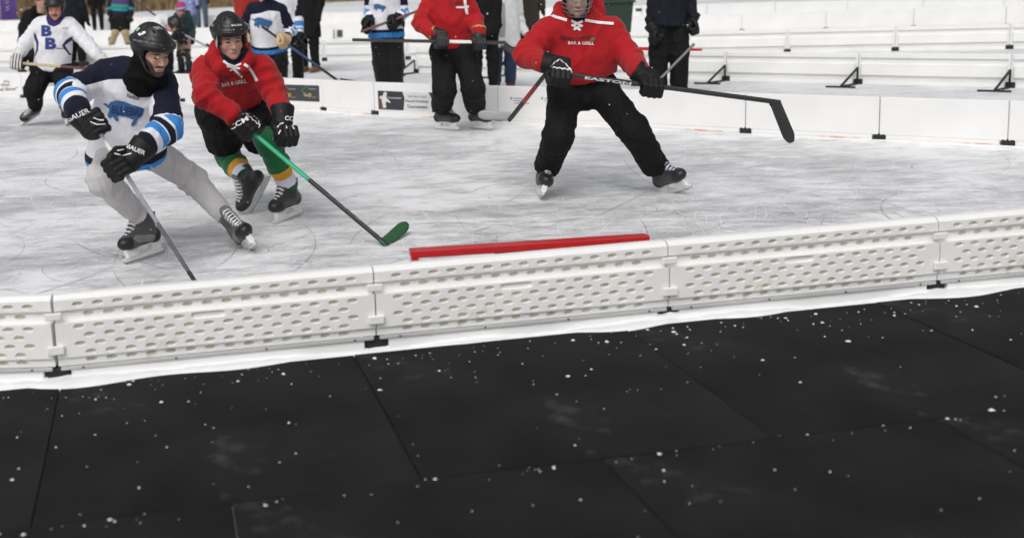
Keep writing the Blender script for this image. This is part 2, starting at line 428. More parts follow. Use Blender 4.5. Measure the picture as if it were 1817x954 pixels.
# ------------------------------------------------------------------ ground: snow-dusted lake, scraped rink ice
def ice_material(name, lo, hi, patch, line_amt, rough=(0.32, 0.6)):
    m = bpy.data.materials.new(name); m.use_nodes = True; t = m.node_tree; N = t.nodes; L = t.links; N.clear()
    out = N.new('ShaderNodeOutputMaterial'); b = N.new('ShaderNodeBsdfPrincipled'); L.new(b.outputs[0], out.inputs[0])
    tc = N.new('ShaderNodeTexCoord')
    def noise(sc, det, mapping, dist=0.0, rgh=0.55, rot=0.0):
        mp = N.new('ShaderNodeMapping'); mp.inputs['Scale'].default_value = mapping; mp.inputs['Rotation'].default_value = (0, 0, rot)
        L.new(tc.outputs['Object'], mp.inputs['Vector'])
        n = N.new('ShaderNodeTexNoise'); n.inputs['Scale'].default_value = sc; n.inputs['Detail'].default_value = det
        n.inputs['Roughness'].default_value = rgh; n.inputs['Distortion'].default_value = dist
        L.new(mp.outputs[0], n.inputs['Vector']); return n.outputs['Fac']
    def rng(v, a, b_, c=0.0, d=1.0, smooth=False):
        r = N.new('ShaderNodeMapRange'); r.inputs['From Min'].default_value = a; r.inputs['From Max'].default_value = b_
        r.inputs['To Min'].default_value = c; r.inputs['To Max'].default_value = d
        if smooth: r.interpolation_type = 'SMOOTHSTEP'
        L.new(v, r.inputs['Value']); return r.outputs[0]
    def mth(op, a, b_=None):
        n = N.new('ShaderNodeMath'); n.operation = op
        for i, v in enumerate((a, b_)):
            if v is None: continue
            if isinstance(v, (int, float)): n.inputs[i].default_value = v
            else: L.new(v, n.inputs[i])
        return n.outputs[0]
    def mixc(f, a, c):
        x = N.new('ShaderNodeMix'); x.data_type = 'RGBA'; L.new(f, x.inputs['Factor'])
        if isinstance(a, tuple): x.inputs['A'].default_value = (*a, 1)
        else: L.new(a, x.inputs['A'])
        x.inputs['B'].default_value = (*c, 1); return x.outputs['Result']
    big = rng(noise(0.55, 5, (0.7, 1.0, 1), 0.8), 0.36, 0.62, smooth=True)
    mid = rng(noise(2.4, 8, (0.7, 1.1, 1), 0.7, 0.74, 0.12), 0.35, 0.65)
    streak = rng(noise(8, 8, (0.42, 1.3, 1), 0.6, 0.76, 0.06), 0.36, 0.64)
    fine = rng(noise(45, 4, (0.6, 1, 1), 0.0, 0.7), 0.3, 0.7)
    f = mth('ADD', mth('ADD', mth('MULTIPLY', big, 0.24), mth('MULTIPLY', mid, 0.30)), mth('ADD', mth('MULTIPLY', streak, 0.34), mth('MULTIPLY', fine, 0.14)))
    f = rng(f, 0.23, 0.66)
    c = mixc(f, lo, hi)
    pt = mth('MULTIPLY', rng(noise(0.8, 4, (0.6, 1.4, 1), 1.2, 0.6, 0.2), 0.56, 0.72, smooth=True), rng(noise(7, 3, (0.4, 1.6, 1)), 0.4, 0.65))
    c = mixc(mth('MULTIPLY', pt, 0.65), c, patch)
    for k, (sc, wd, rot, mp) in enumerate(((0.32, 0.0012, 0.3, (1, 1.3, 1)), (0.5, 0.0016, 1.1, (0.8, 1, 1)), (0.7, 0.002, 2.0, (1, 0.8, 1)), (0.3, 0.0012, 0.7, (1, 1, 1)), (0.9, 0.0022, 2.6, (0.6, 1, 1)))):
        n = noise(sc, 0.6, mp, 0.35, 0.4, rot)
        ln = rng(mth('ABSOLUTE', mth('SUBTRACT', n, 0.5)), 0.0, wd, 1.0, 0.0)
        gate = rng(noise(1.1 + k * 0.37, 3, (1, 1, 1), 0, 0.6, k), 0.42, 0.6)
        c = mixc(mth('MULTIPLY', mth('MULTIPLY', ln, gate), line_amt if k != 3 else line_amt), c, (0.86, 0.88, 0.9) if k != 3 else (0.16, 0.17, 0.18))
    chips = rng(noise(16, 5, (1, 1, 1), 0.0, 0.8), 0.66, 0.7)
    c = mixc(mth('MULTIPLY', chips, 0.8), c, (0.85, 0.86, 0.88))
    L.new(c, b.inputs['Base Color'])
    L.new(rng(f, 0, 1, rough[0], rough[1]), b.inputs['Roughness']); b.inputs['Specular IOR Level'].default_value = 0.35
    bp = N.new('ShaderNodeBump'); bp.inputs['Strength'].default_value = 0.35; bp.inputs['Distance'].default_value = 0.012
    L.new(mth('ADD', f, mth('MULTIPLY', fine, 0.3)), bp.inputs['Height']); L.new(bp.outputs[0], b.inputs['Normal'])
    return m
ICE = ice_material('rink_ice', (0.40, 0.41, 0.42), (0.84, 0.85, 0.865), (0.28, 0.275, 0.28), 0.6)
LAKE = ice_material('lake_snow', (0.50, 0.515, 0.53), (0.76, 0.77, 0.78), (0.42, 0.43, 0.44), 0.4, (0.5, 0.8))
BH = 0.37
farpx = [(0, 174), (330, 182), (509, 193), (577, 198), (668, 205), (765, 211), (905, 217), (1040, 222), (1100, 226), (1190, 231)]
far = [G(*p) for p in farpx]
far = [far[0] + (far[0] - far[1]) * k for k in (2.2, 1.1)] + far
dR = nrm(G(1190, 231) - G(905, 217)); far += [far[-1] + dR * 1.5 * k for k in (1, 2, 3, 4, 5, 6)]
nT = [G(93, 523, BH), G(683, 472, BH), G(1180, 427, BH)]
nd = nrm((nT[2] - nT[0]) * A(1, 1, 0)); PL = float(np.linalg.norm(nT[2] - nT[0]) / 2)
nleft = nrm((nT[0] - G(0, 526, BH)) * A(1, 1, 0))
near = [nT[0] * A(1, 1, 0) + nd * PL * k for k in range(0, 9)]
near = [near[0] - nleft * PL * k for k in (2, 1)] + near
print('panel length', PL, 'near Y', near[2][1], near[4][1])
gs = 900.0
g = obj('lake_ground', [(-gs, -60, 0), (gs, -60, 0), (gs, 1500, 0), (-gs, 1500, 0)], [(0, 1, 2, 3)], LAKE, smooth=False); setp(g, kind='structure')
rv = [p * A(1, 1, 0) + A(0, 0, 0.004) for p in near] + [p * A(1, 1, 0) + A(0, 0, 0.004) for p in far[::-1]]
g = obj('rink_ice', rv, [tuple(range(len(rv)))], ICE, smooth=False); setp(g, kind='structure')

# ------------------------------------------------------------------ rink boards
M_BOARD = mat('board_white', (0.80, 0.80, 0.79), 0.42, var=0.05, vscale=2.5, bump=0.12, bscale=30, speck=(3.0, 0.70, (0.62, 0.60, 0.55)))
M_FOAM = mat('board_moulded', (0.82, 0.82, 0.81), 0.55, var=0.04, vscale=3.0, bump=0.2, bscale=90, speck=(4.5, 0.64, (0.62, 0.57, 0.47)))
M_BLACK = mat('black_rubber', (0.012, 0.012, 0.013), 0.7, bump=0.2)
M_STRIP = mat('grey_strip', (0.48, 0.49, 0.5), 0.45, var=0.08)
M_HOLE = mat('hole_beige', (0.60, 0.55, 0.47), 0.8, var=0.2, vscale=20)  # beige tone for the hole floors, darker than the panel face
def frame_of(u):
    u = nrm(u * A(1, 1, 0)); n = A(u[1], -u[0], 0)      # n points to the camera's side
    return np.stack([u, n, A(0, 0, 1)], 1)
def moulded_panel(L):
    """outer face of a hollow moulded board: stepped bands with staggered oval drain holes; local axes u, outward n, z"""
    mb = MB(); hb = []
    bands = [(0.352, 0.308, 0.030, 1, 0.0), (0.308, 0.258, 0.014, 1, 0.5), (0.258, 0.112, 0.046, 4, 0.0), (0.112, 0.074, 0.034, 1, 0.5)]
    e = 0.055; n = int(round((L - 2 * e) / 0.079)); w = (L - 2 * e) / n
    def quad(u0, u1, z0, z1, d): mb.add([(u0, d, z0), (u1, d, z0), (u1, d, z1), (u0, d, z1)], [(3, 2, 1, 0)])
    def hole(u0, u1, z0, z1, d, pocket=False):
        uc, zc = (u0 + u1) / 2, (z0 + z1) / 2; K = 16
        ru, rz, dep = (0.0245, 0.0112, 0.011) if not pocket else ((u1 - u0) * 0.46, (z1 - z0) * 0.42, 0.014)
        per = [];
        for k in range(K):
            a = 2 * math.pi * (k + 0.5) / K; cx, sx = math.cos(a), math.sin(a)
            t = 1 / max(abs(cx) , abs(sx)); per.append((uc + cx * t * (u1 - u0) / 2, zc + sx * t * (z1 - z0) / 2))
        pw = 1.0 if not pocket else 0.45
        ov = []
        for k in range(K):
            a = 2 * math.pi * (k + 0.5) / K; cx, sx = math.cos(a), math.sin(a)
            ov.append((uc + math.copysign(abs(cx) ** pw, cx) * ru, zc + math.copysign(abs(sx) ** pw, sx) * rz))
        cor = [(u1, z0), (u1, z1), (u0, z1), (u0, z0)]
        V = [(x, d, z) for x, z in per] + [(x, d, z) for x, z in ov] + [(x, d - 0.003, z) for x, z in [(uc + (q[0] - uc) * 0.93, zc + (q[1] - zc) * 0.9) for q in ov]]
        V += [(x, d - dep, z) for x, z in [(uc + (q[0] - uc) * 0.85, zc + (q[1] - zc) * 0.8) for q in ov]]
        F = []
        for k in range(K):
            j = (k + 1) % K
            F += [(k, j, K + j, K + k)[::-1], (K + k, K + j, 2 * K + j, 2 * K + k)[::-1], (2 * K + k, 2 * K + j, 3 * K + j, 3 * K + k)[::-1]]
        # corners of the cell
        base = len(V); V += [(x, d, z) for x, z in cor]
        for ci, ka in ((0, 13), (1, 1), (2, 5), (3, 9)):
            F.append((ka, base + ci, (ka + 1) % K))
        if not pocket: hb.append(len(mb.f) + len(F))
        F.append(tuple(range(3 * K, 4 * K))[::-1]); mb.add(V, F)
    for z1, z0, d, rows, off in bands:
        hh = (z1 - z0) / rows
        quad(0, e, z0, z1, d); quad(L - e, L, z0, z1, d)
        for r in range(rows):
            b1 = z1 - r * hh; b0 = b1 - hh; o = (off + 0.5 * (r % 2)) % 1.0
            us = [e + w * k for k in range(n + 1)] if o == 0 else [e] + [e + w * (k + 0.5) for k in range(n)] + [L - e]
            k = 0
            while k < len(us) - 1:
                if us[k + 1] - us[k] < w * 0.9: quad(us[k], us[k + 1], b0, b1, d); k += 1
                elif rows == 4 and r == 0 and n // 2 - 1 <= k < n // 2: hole(us[k], us[k + 2], b0, b1, d, True); k += 2
                else: hole(us[k], us[k + 1], b0, b1, d); k += 1
    # top cap with a rounded lip, ledges between bands, ends, smooth rink side
    prof = [(-0.035, 0.0), (-0.035, 0.362), (-0.029, BH), (0.004, BH), (0.012, 0.366), (0.020, 0.358), (0.030, 0.352)]
    for (d0, z0), (d1, z1) in zip(prof, prof[1:]): mb.add([(0, d0, z0), (L, d0, z0), (L, d1, z1), (0, d1, z1)], [(0, 1, 2, 3)])
    for z, d0, d1 in ((0.308, 0.030, 0.014), (0.258, 0.014, 0.046), (0.112, 0.046, 0.034), (0.074, 0.034, -0.035)):
        mb.add([(0, d0, z), (L, d0, z), (L, d1, z), (0, d1, z)], [(0, 1, 2, 3)])
    sect = [(-0.035, 0.074), (-0.035, 0.362), (-0.029, BH), (0.004, BH), (0.03, 0.352), (0.03, 0.308), (0.014, 0.308), (0.014, 0.258), (0.046, 0.258), (0.046, 0.112), (0.034, 0.112), (0.034, 0.074)]
    for u in (0, L): mb.add([(u, d, z) for d, z in sect], [tuple(range(len(sect)))])
    return mb, hb
PLACED = {}
def placed(mesh, name, R, o, parent):
    ob = bpy.data.objects.new(name, mesh); COL.objects.link(ob); ob.parent = parent; ORG[ob.name] = ORG[parent.name]
    d = np.array(o) - ORG[parent.name]; PLACED[ob.name] = (np.array(R), np.array(o))
    ob.matrix_local = Matrix(((*R[0], d[0]), (*R[1], d[1]), (*R[2], d[2]), (0, 0, 0, 1))); return ob
def local_mesh(name, mb, m, smooth=False):
    me = raw_mesh(name, mb.v, mb.f, smooth); me.materials.append(m); return me
G_ = 0.006
mbp, hbp = moulded_panel(PL - G_)
me_face = local_mesh('moulded_face', mbp, M_FOAM); me_face.materials.append(M_HOLE)
for k in hbp: me_face.polygons[k].material_index = 1
q = MB(); q.box(((PL - G_) / 2, 0.0425, 0.066), ((PL - G_) / 2 - 0.01, 0.006, 0.007), bev=0.002); me_strip = local_mesh('strip', q, M_STRIP)
q = MB(); q.box(((PL - G_) / 2, 0.005, 0.029), ((PL - G_) / 2 - 0.05, 0.034, 0.029), bev=0.004); me_base = local_mesh('base', q, M_FOAM)
q = MB(); q.box((0, 0.0, 0.032), (0.046, 0.03, 0.032), bev=0.004); me_foot = local_mesh('foot', q, M_BLACK)
q = MB(); q.tube([(0, 0.046, 0.066), (0, 0.0515, 0.066)], 0.0045, 10); me_screw = local_mesh('screw', q, M_BLACK)
q = MB(); q.box((0, 0.047, 0.290), (0.034, 0.006, 0.015), bev=0.003); me_tab = local_mesh('tab', q, M_FOAM)
q = MB(); q.box((0, 0.056, 0.150), (0.034, 0.008, 0.018), bev=0.003); me_tab2 = local_mesh('tab_low', q, M_FOAM)
near_panels = []
words = ['white moulded board panel with oval holes set at an angle beside the grey stick tip', 'white moulded board panel with oval holes standing in front of the grey hockey stick tip',
         'white moulded board panel with oval holes standing in front of the red goal bar']
for i in range(len(near) - 1):
    a, b = near[i], near[i + 1]; R = frame_of(b - a)
    lab = words[i - 1] if 1 <= i <= 3 else 'white moulded board panel with oval holes continuing the near rink edge past the goal'
    if i == 0: lab = 'white moulded board panel with oval holes at the open end of the near rink edge'
    o = root('rink_board_panel', a, lab, 'rink board', 'near rink boards with drain holes')
    st = a + R[:, 0] * G_ / 2
    f = placed(me_face, 'moulded_face', R, st, o)
    placed(me_strip, 'edge_strip', R, st, o); placed(me_base, 'base', R, st, o)
    for k in range(4): placed(me_screw, 'screw', R, st + R[:, 0] * (0.1 + k * (PL - 0.2) / 3), o)
    placed(me_foot, 'foot_block', R, a, o); placed(me_tab, 'joint_tab', R, a, o); placed(me_tab2, 'joint_tab', R, a, o)
    near_panels.append(o)

def smooth_panel(name, a, b, lab, grp, back=False):
    R = frame_of(b - a); L = float(np.linalg.norm(b - a)) - 0.006
    o = root(name, a, lab, 'rink board', grp)
    key = 'sp%.2f%d' % (L, back)
    if key not in bpy.data.meshes:
        q = MB()
        if not back:
            q.box((L / 2, 0, 0.21), (L / 2, 0.03, 0.16), bev=0.006); q.box((L / 2, 0, 0.0255), (L / 2 - 0.05, 0.028, 0.0245), bev=0.003)
            for s_ in (0.012, L - 0.012): q.box((s_, 0.0305, 0.21), (0.006, 0.0025, 0.155))
        else:
            q.box((L / 2, -0.01, 0.21), (L / 2, 0.02, 0.16), bev=0.006); q.box((L / 2, 0.022, 0.34), (L / 2 - 0.02, 0.012, 0.028), bev=0.004)
            q.box((L / 2, 0.026, 0.18), (L / 2 - 0.03, 0.018, 0.07), bev=0.006); q.box((L / 2, 0, 0.0255), (L / 2 - 0.05, 0.028, 0.0245), bev=0.003)
        me = local_mesh(key, q, M_BOARD); me.name = key
    f = placed(bpy.data.meshes[key], 'face', R, a, o)
    placed(me_foot, 'foot_block', R, a, o)
    return o, f
# the far side of this rink, panel by panel
def along(pts, px):
    best = None
    for a, b in zip(pts, pts[1:]):
        for t in np.linspace(0, 1, 120):
            p = a + (b - a) * t; x = proj(p)[0]
            if best is None or abs(x - px) < best[0]: best = (abs(x - px), p)
    return best[1]
cuts = [-190, -75, 42, 185, 328, 452, 577, 668, 887, 1105, 1325, 1560, 1790, 2030, 2280]
fp = [along(far, c) for c in cuts]
farlab = {1: 'smooth white board panel with black lettering behind the man in the lettered white jersey', 2: 'smooth white board panel behind the legs of the man in the lettered white jersey', 3: 'smooth white board panel behind the navy shoulder of the white jersey player',
          4: 'smooth white board panel behind the red hoodie player in green socks', 5: 'smooth white board panel carrying a dark poster of two green arcs', 6: 'narrow plain white board panel beside the dark poster',
          7: 'smooth white board panel with tournament poster behind the black trousered red hoodie player', 8: 'smooth white board panel with faint blue print beside the grey stick blade',
          9: 'smooth white board panel behind the player with the face cage'}
far_f = {}
for i in range(len(fp) - 1):
    o, f = smooth_panel('rink_board_panel', fp[i], fp[i + 1], farlab.get(i, 'smooth white board panel continuing the far rink edge past the players'), 'far rink boards')
    far_f[i] = f
def face_bvh(f):
    R, o = PLACED[f.name]
    return BVHTree.FromPolygons([tuple(R @ np.array(v.co) + o) for v in f.data.vertices], [tuple(p.vertices) for p in f.data.polygons])
fb = {i: face_bvh(f) for i, f in far_f.items()}
INK = mat('dark_ink', (0.02, 0.02, 0.025), 0.6); INKB = mat('blue_ink', (0.12, 0.13, 0.32), 0.6); WHITE = mat('white_print', (0.75, 0.75, 0.76), 0.7, var=0.04)
PG = mat('poster_grey', (0.045, 0.047, 0.05), 0.5); PGR = mat('poster_green', (0.03, 0.16, 0.09), 0.5); PY = mat('poster_yellow', (0.30, 0.27, 0.07), 0.5)
PB = mat('poster_brown', (0.12, 0.055, 0.035), 0.5); PD = mat('poster_dark', (0.03, 0.03, 0.04), 0.5); PW = mat('poster_white', (0.66, 0.66, 0.67), 0.5); PM = mat('poster_mid', (0.25, 0.26, 0.27), 0.5)
def on(i, nm, pts, m, off, par=None): return lay_poly(nm, pts, fb[i], m, par or far_f[i].parent, off, 7)
def tx(i, s, x0, y0, x1, y1, h, m, off=0.004, par=None, **k): return lay_text('lettering', s, x0, y0, x1, y1, h, fb[i], m, par or far_f[i].parent, off=off, **k)
ORL = mat('faded_orange', (0.62, 0.30, 0.22), 0.7, var=0.1, speck=(1.6, 0.47, (0.72, 0.70, 0.68)))
for i, f in far_f.items():
    R, o_ = PLACED[f.name]; L = float(np.linalg.norm(fp[i + 1] - fp[i])); q = MB(); q.box(o_ + R @ A(L / 2, 0.029, 0.016), (L / 2 - 0.055, 0.003, 0.007), R); q.build('kick_strip', ORL, f.parent)
# painted sponsor words and posters on the far boards
tx(1, "D's", 6, 147, 17, 148, 5, INK, shear=0.3); tx(1, "Home", 1, 153, 17, 153, 4.5, INK, shear=0.3); tx(1, 'and Stone"', -6, 162, 32, 160, 6, INK, shear=0.3)
tx(2, "2222", 78, 153, 97, 152, 5.5, INK, shear=0.3)
on(5, 'poster', [(497, 150), (566, 152), (567, 181), (498, 178)], PG, 0.004)
for x in (510, 546):
    arc = [(x - 12 + 14 * (1 - math.cos(a)), 166 - 12 * math.sin(a)) for a in np.linspace(0.2, 1.5, 7)]
    V, F = ribbon(arc, 2.6); lay('poster_arc', V, F, fb[5], PGR, far_f[5].parent, 0.006, 7)
    on(5, 'poster_emblem', [(x, 166), (x + 4, 165), (x + 7, 167), (x + 6, 172), (x + 2, 173.5), (x - 1, 170)], PY, 0.006)
    on(5, 'poster_emblem', [(x - 8, 165), (x - 4, 164), (x - 3, 172), (x - 7, 170)], PM, 0.006)
    on(5, 'poster_line', [(x + 1, 157), (x + 15, 157.6), (x + 15, 159.4), (x + 1, 158.8)], PM, 0.006)
    on(5, 'poster_line', [(x + 7, 172), (x + 15, 172.4), (x + 15, 173.6), (x + 7, 173.2)], PM, 0.006)
on(7, 'poster', [(670, 161), (714, 163), (718, 175), (716, 196), (672, 194)], PD, 0.004)
on(7, 'poster_stripe', [(671, 172), (681, 170), (686, 180), (687, 194.5), (672, 194)], PB, 0.006)
on(7, 'poster_figure', [(681, 164), (684.5, 163), (687, 167), (685, 171), (687.5, 176), (693, 181), (692, 183), (686, 180), (684, 184), (685.5, 191), (680, 192), (678, 183), (677, 176), (673, 174), (674, 171), (679, 170)], PW, 0.008)
tx(7, 'Tournament', 687, 175, 712, 175.8, 3.4, PW, 0.006)
on(7, 'poster', [(716, 163), (766, 166), (768, 199), (717, 196)], PW, 0.003)
tx(7, 'Northern Pond', 724, 173, 756, 174, 4.2, PM, 0.006); tx(7, 'Pond Hockey', 720, 183, 760, 184, 6, INK, 0.006); tx(7, 'Tournament', 722, 192, 759, 193, 6, INK, 0.006)
on(7, 'poster_edge', [(760, 164), (770, 165), (771, 200), (766, 199), (768, 180)], PD, 0.006)
for x in (905, 960):
    on(8, 'poster_emblem', [(x, 173), (x + 4, 173), (x + 2, 178)], INKB, 0.004)
    for k, (u, v) in enumerate(((6, 34), (6, 30), (8, 34))): on(8, 'poster_line', [(x + u, 174 + k * 4.2), (x + v, 175 + k * 4.2), (x + v, 176 + k * 4.2), (x + u, 175 + k * 4.2)], INKB, 0.004)

# ------------------------------------------------------------------ boards of the neighbouring rinks, row behind row
def row(name_grp, lab, p0, p1, x0, x1, back):
    a, b = G(*p0), G(*p1); u = nrm(b - a)
    s = a.copy(); 
    while proj(s)[0] > x0: s = s - u * 1.52
    n = 0
    while proj(s)[0] < x1 and n < 60:
        smooth_panel('rink_board_panel', s, s + u * 1.52, lab, name_grp, back); s = s + u * 1.52; n += 1
row('boards of the neighbouring rink', 'ribbed white board panel of the low row beyond the far rink boards', (50, 118), (620, 108), -120, 1860, True)
row('boards of the second rink beyond', 'smooth white board panel of the middle row on the snowy lake', (50, 84), (620, 72), -120, 1860, False)
row('boards of the farthest rink', 'smooth white board panel of the farthest row before the dry reeds', (50, 56), (620, 46), -120, 1860, False)
# nearer spur of boards with black braces
sp = [G(740, 130), G(1145, 140)]; su = nrm(sp[1] - sp[0]); R = frame_of(su)
for k in range(7):
    a = sp[0] + su * 1.55 * k
    smooth_panel('rink_board_panel', a, a + su * 1.55, 'ribbed white board panel held by black braces behind the spectators', 'braced boards behind the spectators', True)
    o = root('board_brace', a, 'black tubular brace propping the white boards behind the spectators', 'brace', 'black board braces')
    q = MB(); n = R[:, 1]; b0 = a + n * 0.06 + A(0, 0, 0.012); b1 = a + n * 0.42 - su * 0.1 + A(0, 0, 0.012); b2 = a + n * 0.06 + A(0, 0, 0.2)
    q.tube([b0, b1], 0.014, 6); q.build('base_bar', M_BLACK, o, True)
    q = MB(); q.tube([b1, b2], 0.014, 6); q.build('strut', M_BLACK, o, True)
    q = MB(); q.tube([b0, b2], 0.012, 6); q.build('upright', M_BLACK, o, True)
    q = MB(); q.box(a + n * 0.42 - su * 0.1 + A(0, 0, 0.01), (0.16, 0.02, 0.01), R, bev=0.003); q.build('foot_bar', M_BLACK, o)
# signs on the middle row
mid = mat('far_sign', (0.06, 0.06, 0.065), 0.6)
def farsign(x0, x1, y0, y1, gx, gy, lab, m=mid, frame=False):
    Y = G(gx, gy)[1] - 0.06
    pts = [P(x0, y1, Y), P(x1, y1, Y), P(x1, y0, Y), P(x0, y0, Y)]; q = MB(); q.add(pts + [p + A(0, 0.012, 0) for p in pts], [(0, 1, 2, 3), (7, 6, 5, 4), (0, 4, 5, 1), (1, 5, 6, 2), (2, 6, 7, 3), (3, 7, 4, 0)])
    o = q.build('board_sign', m, org=tuple(pts[0])); setp(o, lab, 'sign'); return o
farsign(598, 608, 53.5, 66, 600, 72.5, 'small dark square sign on the middle row of white boards')
for k, (a, b, c, d) in enumerate(((591.5, 593.2, 53, 69), (626, 627.5, 53, 69))): farsign(a, b, c, d, 600, 72.5, 'thin dark upright bar beside the small square sign', M_BLACK)['group'] = 'bars beside the sign'
farsign(1128, 1139, 15, 21, 1130, 52, 'small grey sign on the farthest boards by the green bin')
farsign(1146, 1151, 15, 21, 1130, 52, 'tiny dark sign next to the navy jacket spectator')
for i, (x, s_) in enumerate(((161, 'ALL'), (172, 'REC'))):
    V, F = text2d(s_); Y = G(170, 81)[1] - 0.045
    o = obj('board_lettering', [P(x + 9 * u, 72 - 6 * v, Y) for u, v in V], F, PM, org=tuple(P(x, 72, Y))); setp(o, ['grey painted letters on the white board behind the teal jersey player', 'second group of grey painted letters on the white board'][i], 'lettering')

# ------------------------------------------------------------------ red goal behind the near boards
M_RED = mat('red_paint', (0.48, 0.012, 0.014), 0.38, var=0.12, vscale=9, coat=0.2, speck=(22, 0.72, (0.62, 0.25, 0.22)))
M_DRED = mat('dark_red_steel', (0.10, 0.008, 0.010), 0.6)
gl, gr = G(729, 446, 0.29), G(1154, 419, 0.29); gu = nrm(gr - gl); R = frame_of(gu); GL = float(np.linalg.norm(gr - gl)); gn = R[:, 1]
o = root('pond_goal', gl * A(1, 1, 0) + A(0, 0, 0.004), 'low red steel goal frame standing behind the moulded boards', 'goal')
q = MB(); q.box(gl + gu * GL / 2 + A(0, 0, -0.018) - gn * 0.035, (GL / 2, 0.035, 0.018), R, bev=0.004); q.build('crossbar', M_RED, o)
for s_ in (0, 1):
    c = gl + gu * (0.022 if s_ == 0 else GL - 0.022)
    q = MB(); q.box(c * A(1, 1, 0) + A(0, 0, 0.126) - gn * 0.0352, (0.016, 0.034, 0.126), R, bev=0.004); q.build('post', M_RED, o)
    q = MB(); q.tube([c * A(1, 1, 0) + A(0, 0, 0.22) - gn * 0.0, c * A(1, 1, 0) + gu * (0.28 if s_ == 0 else -0.28) + gn * 0.16 + A(0, 0, 0.03)], 0.02, 4); q.build('brace', M_RED, o)
q = MB(); q.box(gl * A(1, 1, 0) + gu * GL / 2 + gn * 0.17 + A(0, 0, 0.024), (GL / 2 - 0.02, 0.024, 0.02), R, bev=0.004); q.build('base_bar', M_RED, o)
q = MB(); q.box(gl + gu * GL * 0.5 + A(0, 0, -0.048) - gn * 0.036, (0.17, 0.03, 0.0118), R, bev=0.003); q.build('centre_block', M_DRED, o)
# far goal peeking over the braced boards
ga, gb = G(1128, 87, 0.25), G(1166, 88, 0.25); gu = nrm(gb - ga); R = frame_of(gu)
o = root('pond_goal', ga * A(1, 1, 0), 'small red goal bar beyond the braced boards beside the navy spectator', 'goal')
q = MB(); q.box(ga + gu * 0.3, (0.75, 0.035, 0.027), R, bev=0.004); q.build('crossbar', M_RED, o)
for s_ in (-0.4, 1.0):
    q = MB(); q.box(ga * A(1, 1, 0) + gu * s_ + A(0, 0, 0.115), (0.022, 0.03, 0.111), R, bev=0.004); q.build('post', M_RED, o)

# ------------------------------------------------------------------ rubber walkway outside the near boards
M_MAT = mat('walkway_rubber', (0.011, 0.011, 0.0115), 0.85, spec=0.2, var=0.6, vscale=2.2, bump=0.7, bscale=170, speck=(1.7, 0.60, (0.045, 0.046, 0.048)))
R = frame_of(nd); ob_ = near[2] + R[:, 1] * 0.075
k = 0
for j in range(4):
    for i in range(-5, 12):
        c = ob_ + nd * (0.62 + i * 1.22 + (0.61 if j % 2 else 0)) + R[:, 1] * (0.62 + j * 1.22)
        x, y = proj(c)
        if c[1] < 1.2 or not -900 < x < 3200: continue
        q = MB(); dz = random.uniform(-0.001, 0.001); q.box((0, 0, 0.008 + dz), (0.6085, 0.6085, 0.008 + dz), bev=0.003)
        V = [c + R @ np.array(v) for v in q.v]
        o = obj('rubber_mat', V, q.f, M_MAT, smooth=False, org=tuple(c * A(1, 1, 0)))
        setp(o, 'square black rubber floor mat on the walkway outside the white boards', 'mat', 'rubber walkway mats'); k += 1
# packed snow swept along the boards
M_SNOW = mat('packed_snow', (0.78, 0.79, 0.80), 0.8, var=0.06, vscale=12, bump=0.6, bscale=45)
def snow_ridge(pts, side, w, h, name):
    rs = np.random.RandomState(3); V = []; F = []; nC = 7; pr = None
    acc = []
    for a, b in zip(pts, pts[1:]):
        L = np.linalg.norm(b - a); n = max(2, int(L / 0.035))
        for i in range(n): acc.append((a + (b - a) * i / n, frame_of(b - a)[:, 1] * side))
    acc = [(p, nn) for p, nn in acc]
    P_ = np.array([p for p, _ in acc]); hn = 0.5 + 0.5 * snoise(P_, 5.0); wn = 0.6 + 0.4 * snoise(P_ + 4, 7.0)
    for i, (p, nn) in enumerate(acc):
        for c in range(nC):
            t = c / (nC - 1); z = h * max(hn[i], 0.05) * (1 - t) ** 1.5 * (0.8 + 0.4 * rs.rand()); 
            V.append(p + nn * (0.028 + t * w * max(wn[i], 0.2)) + A(0, 0, 0.006 + z + (0.014 if t * w * max(wn[i], 0.2) > 0.04 else 0.0) if c < nC - 1 else 0.002))
    n = len(acc)
    for i in range(n - 1):
        for c in range(nC - 1): F.append((i * nC + c, i * nC + c + 1, (i + 1) * nC + c + 1, (i + 1) * nC + c))
    o = obj(name, V, F, M_SNOW, smooth=True); setp(o, kind='stuff'); return o
snow_ridge([p * A(1, 1, 0) for p in near], 1, 0.13, 0.035, 'swept_snow')['label'] = 'swept snow lying along the near boards'
snow_ridge([p * A(1, 1, 0) for p in fp], 1, 0.06, 0.012, 'swept_snow')['label'] = 'thin swept snow lying along the far boards'

# ------------------------------------------------------------------ dry reeds on the shore
bank = [G(-260, 52), G(0, 38), G(240, 22), G(430, 12), G(600, 4), G(760, -3), G(1100, -14), G(1900, -38)]
M_BANK = mat('shore_bank', (0.16, 0.115, 0.07), 0.95, var=0.3, vscale=1.5, bump=0.8, bscale=4)
V = []; F = []
for i, p in enumerate(bank):
    V += [p + A(0, 0, 0.02), p + A(0, 1.5, 0.5), p + A(1, 8, 1.2), p + A(2, 30, 2.5)]
for i in range(len(bank) - 1):
    for c in range(3): F.append((i * 4 + c, (i + 1) * 4 + c, (i + 1) * 4 + c + 1, i * 4 + c + 1))
setp(obj('shore_bank', V, F, M_BANK, smooth=True), kind='structure')
M_REED = mat('dry_reed', (0.30, 0.215, 0.12), 0.9, var=0.45, vscale=2.2, spec=0.2)
rs = np.random.RandomState(5); NB = 26000
seg = np.array([np.linalg.norm(b - a) for a, b in zip(bank, bank[1:])]); cs = np.concatenate([[0], np.cumsum(seg)]) / seg.sum()
tt = rs.rand(NB) ** 1.35; ii = np.clip(np.searchsorted(cs, tt) - 1, 0, len(bank) - 2)
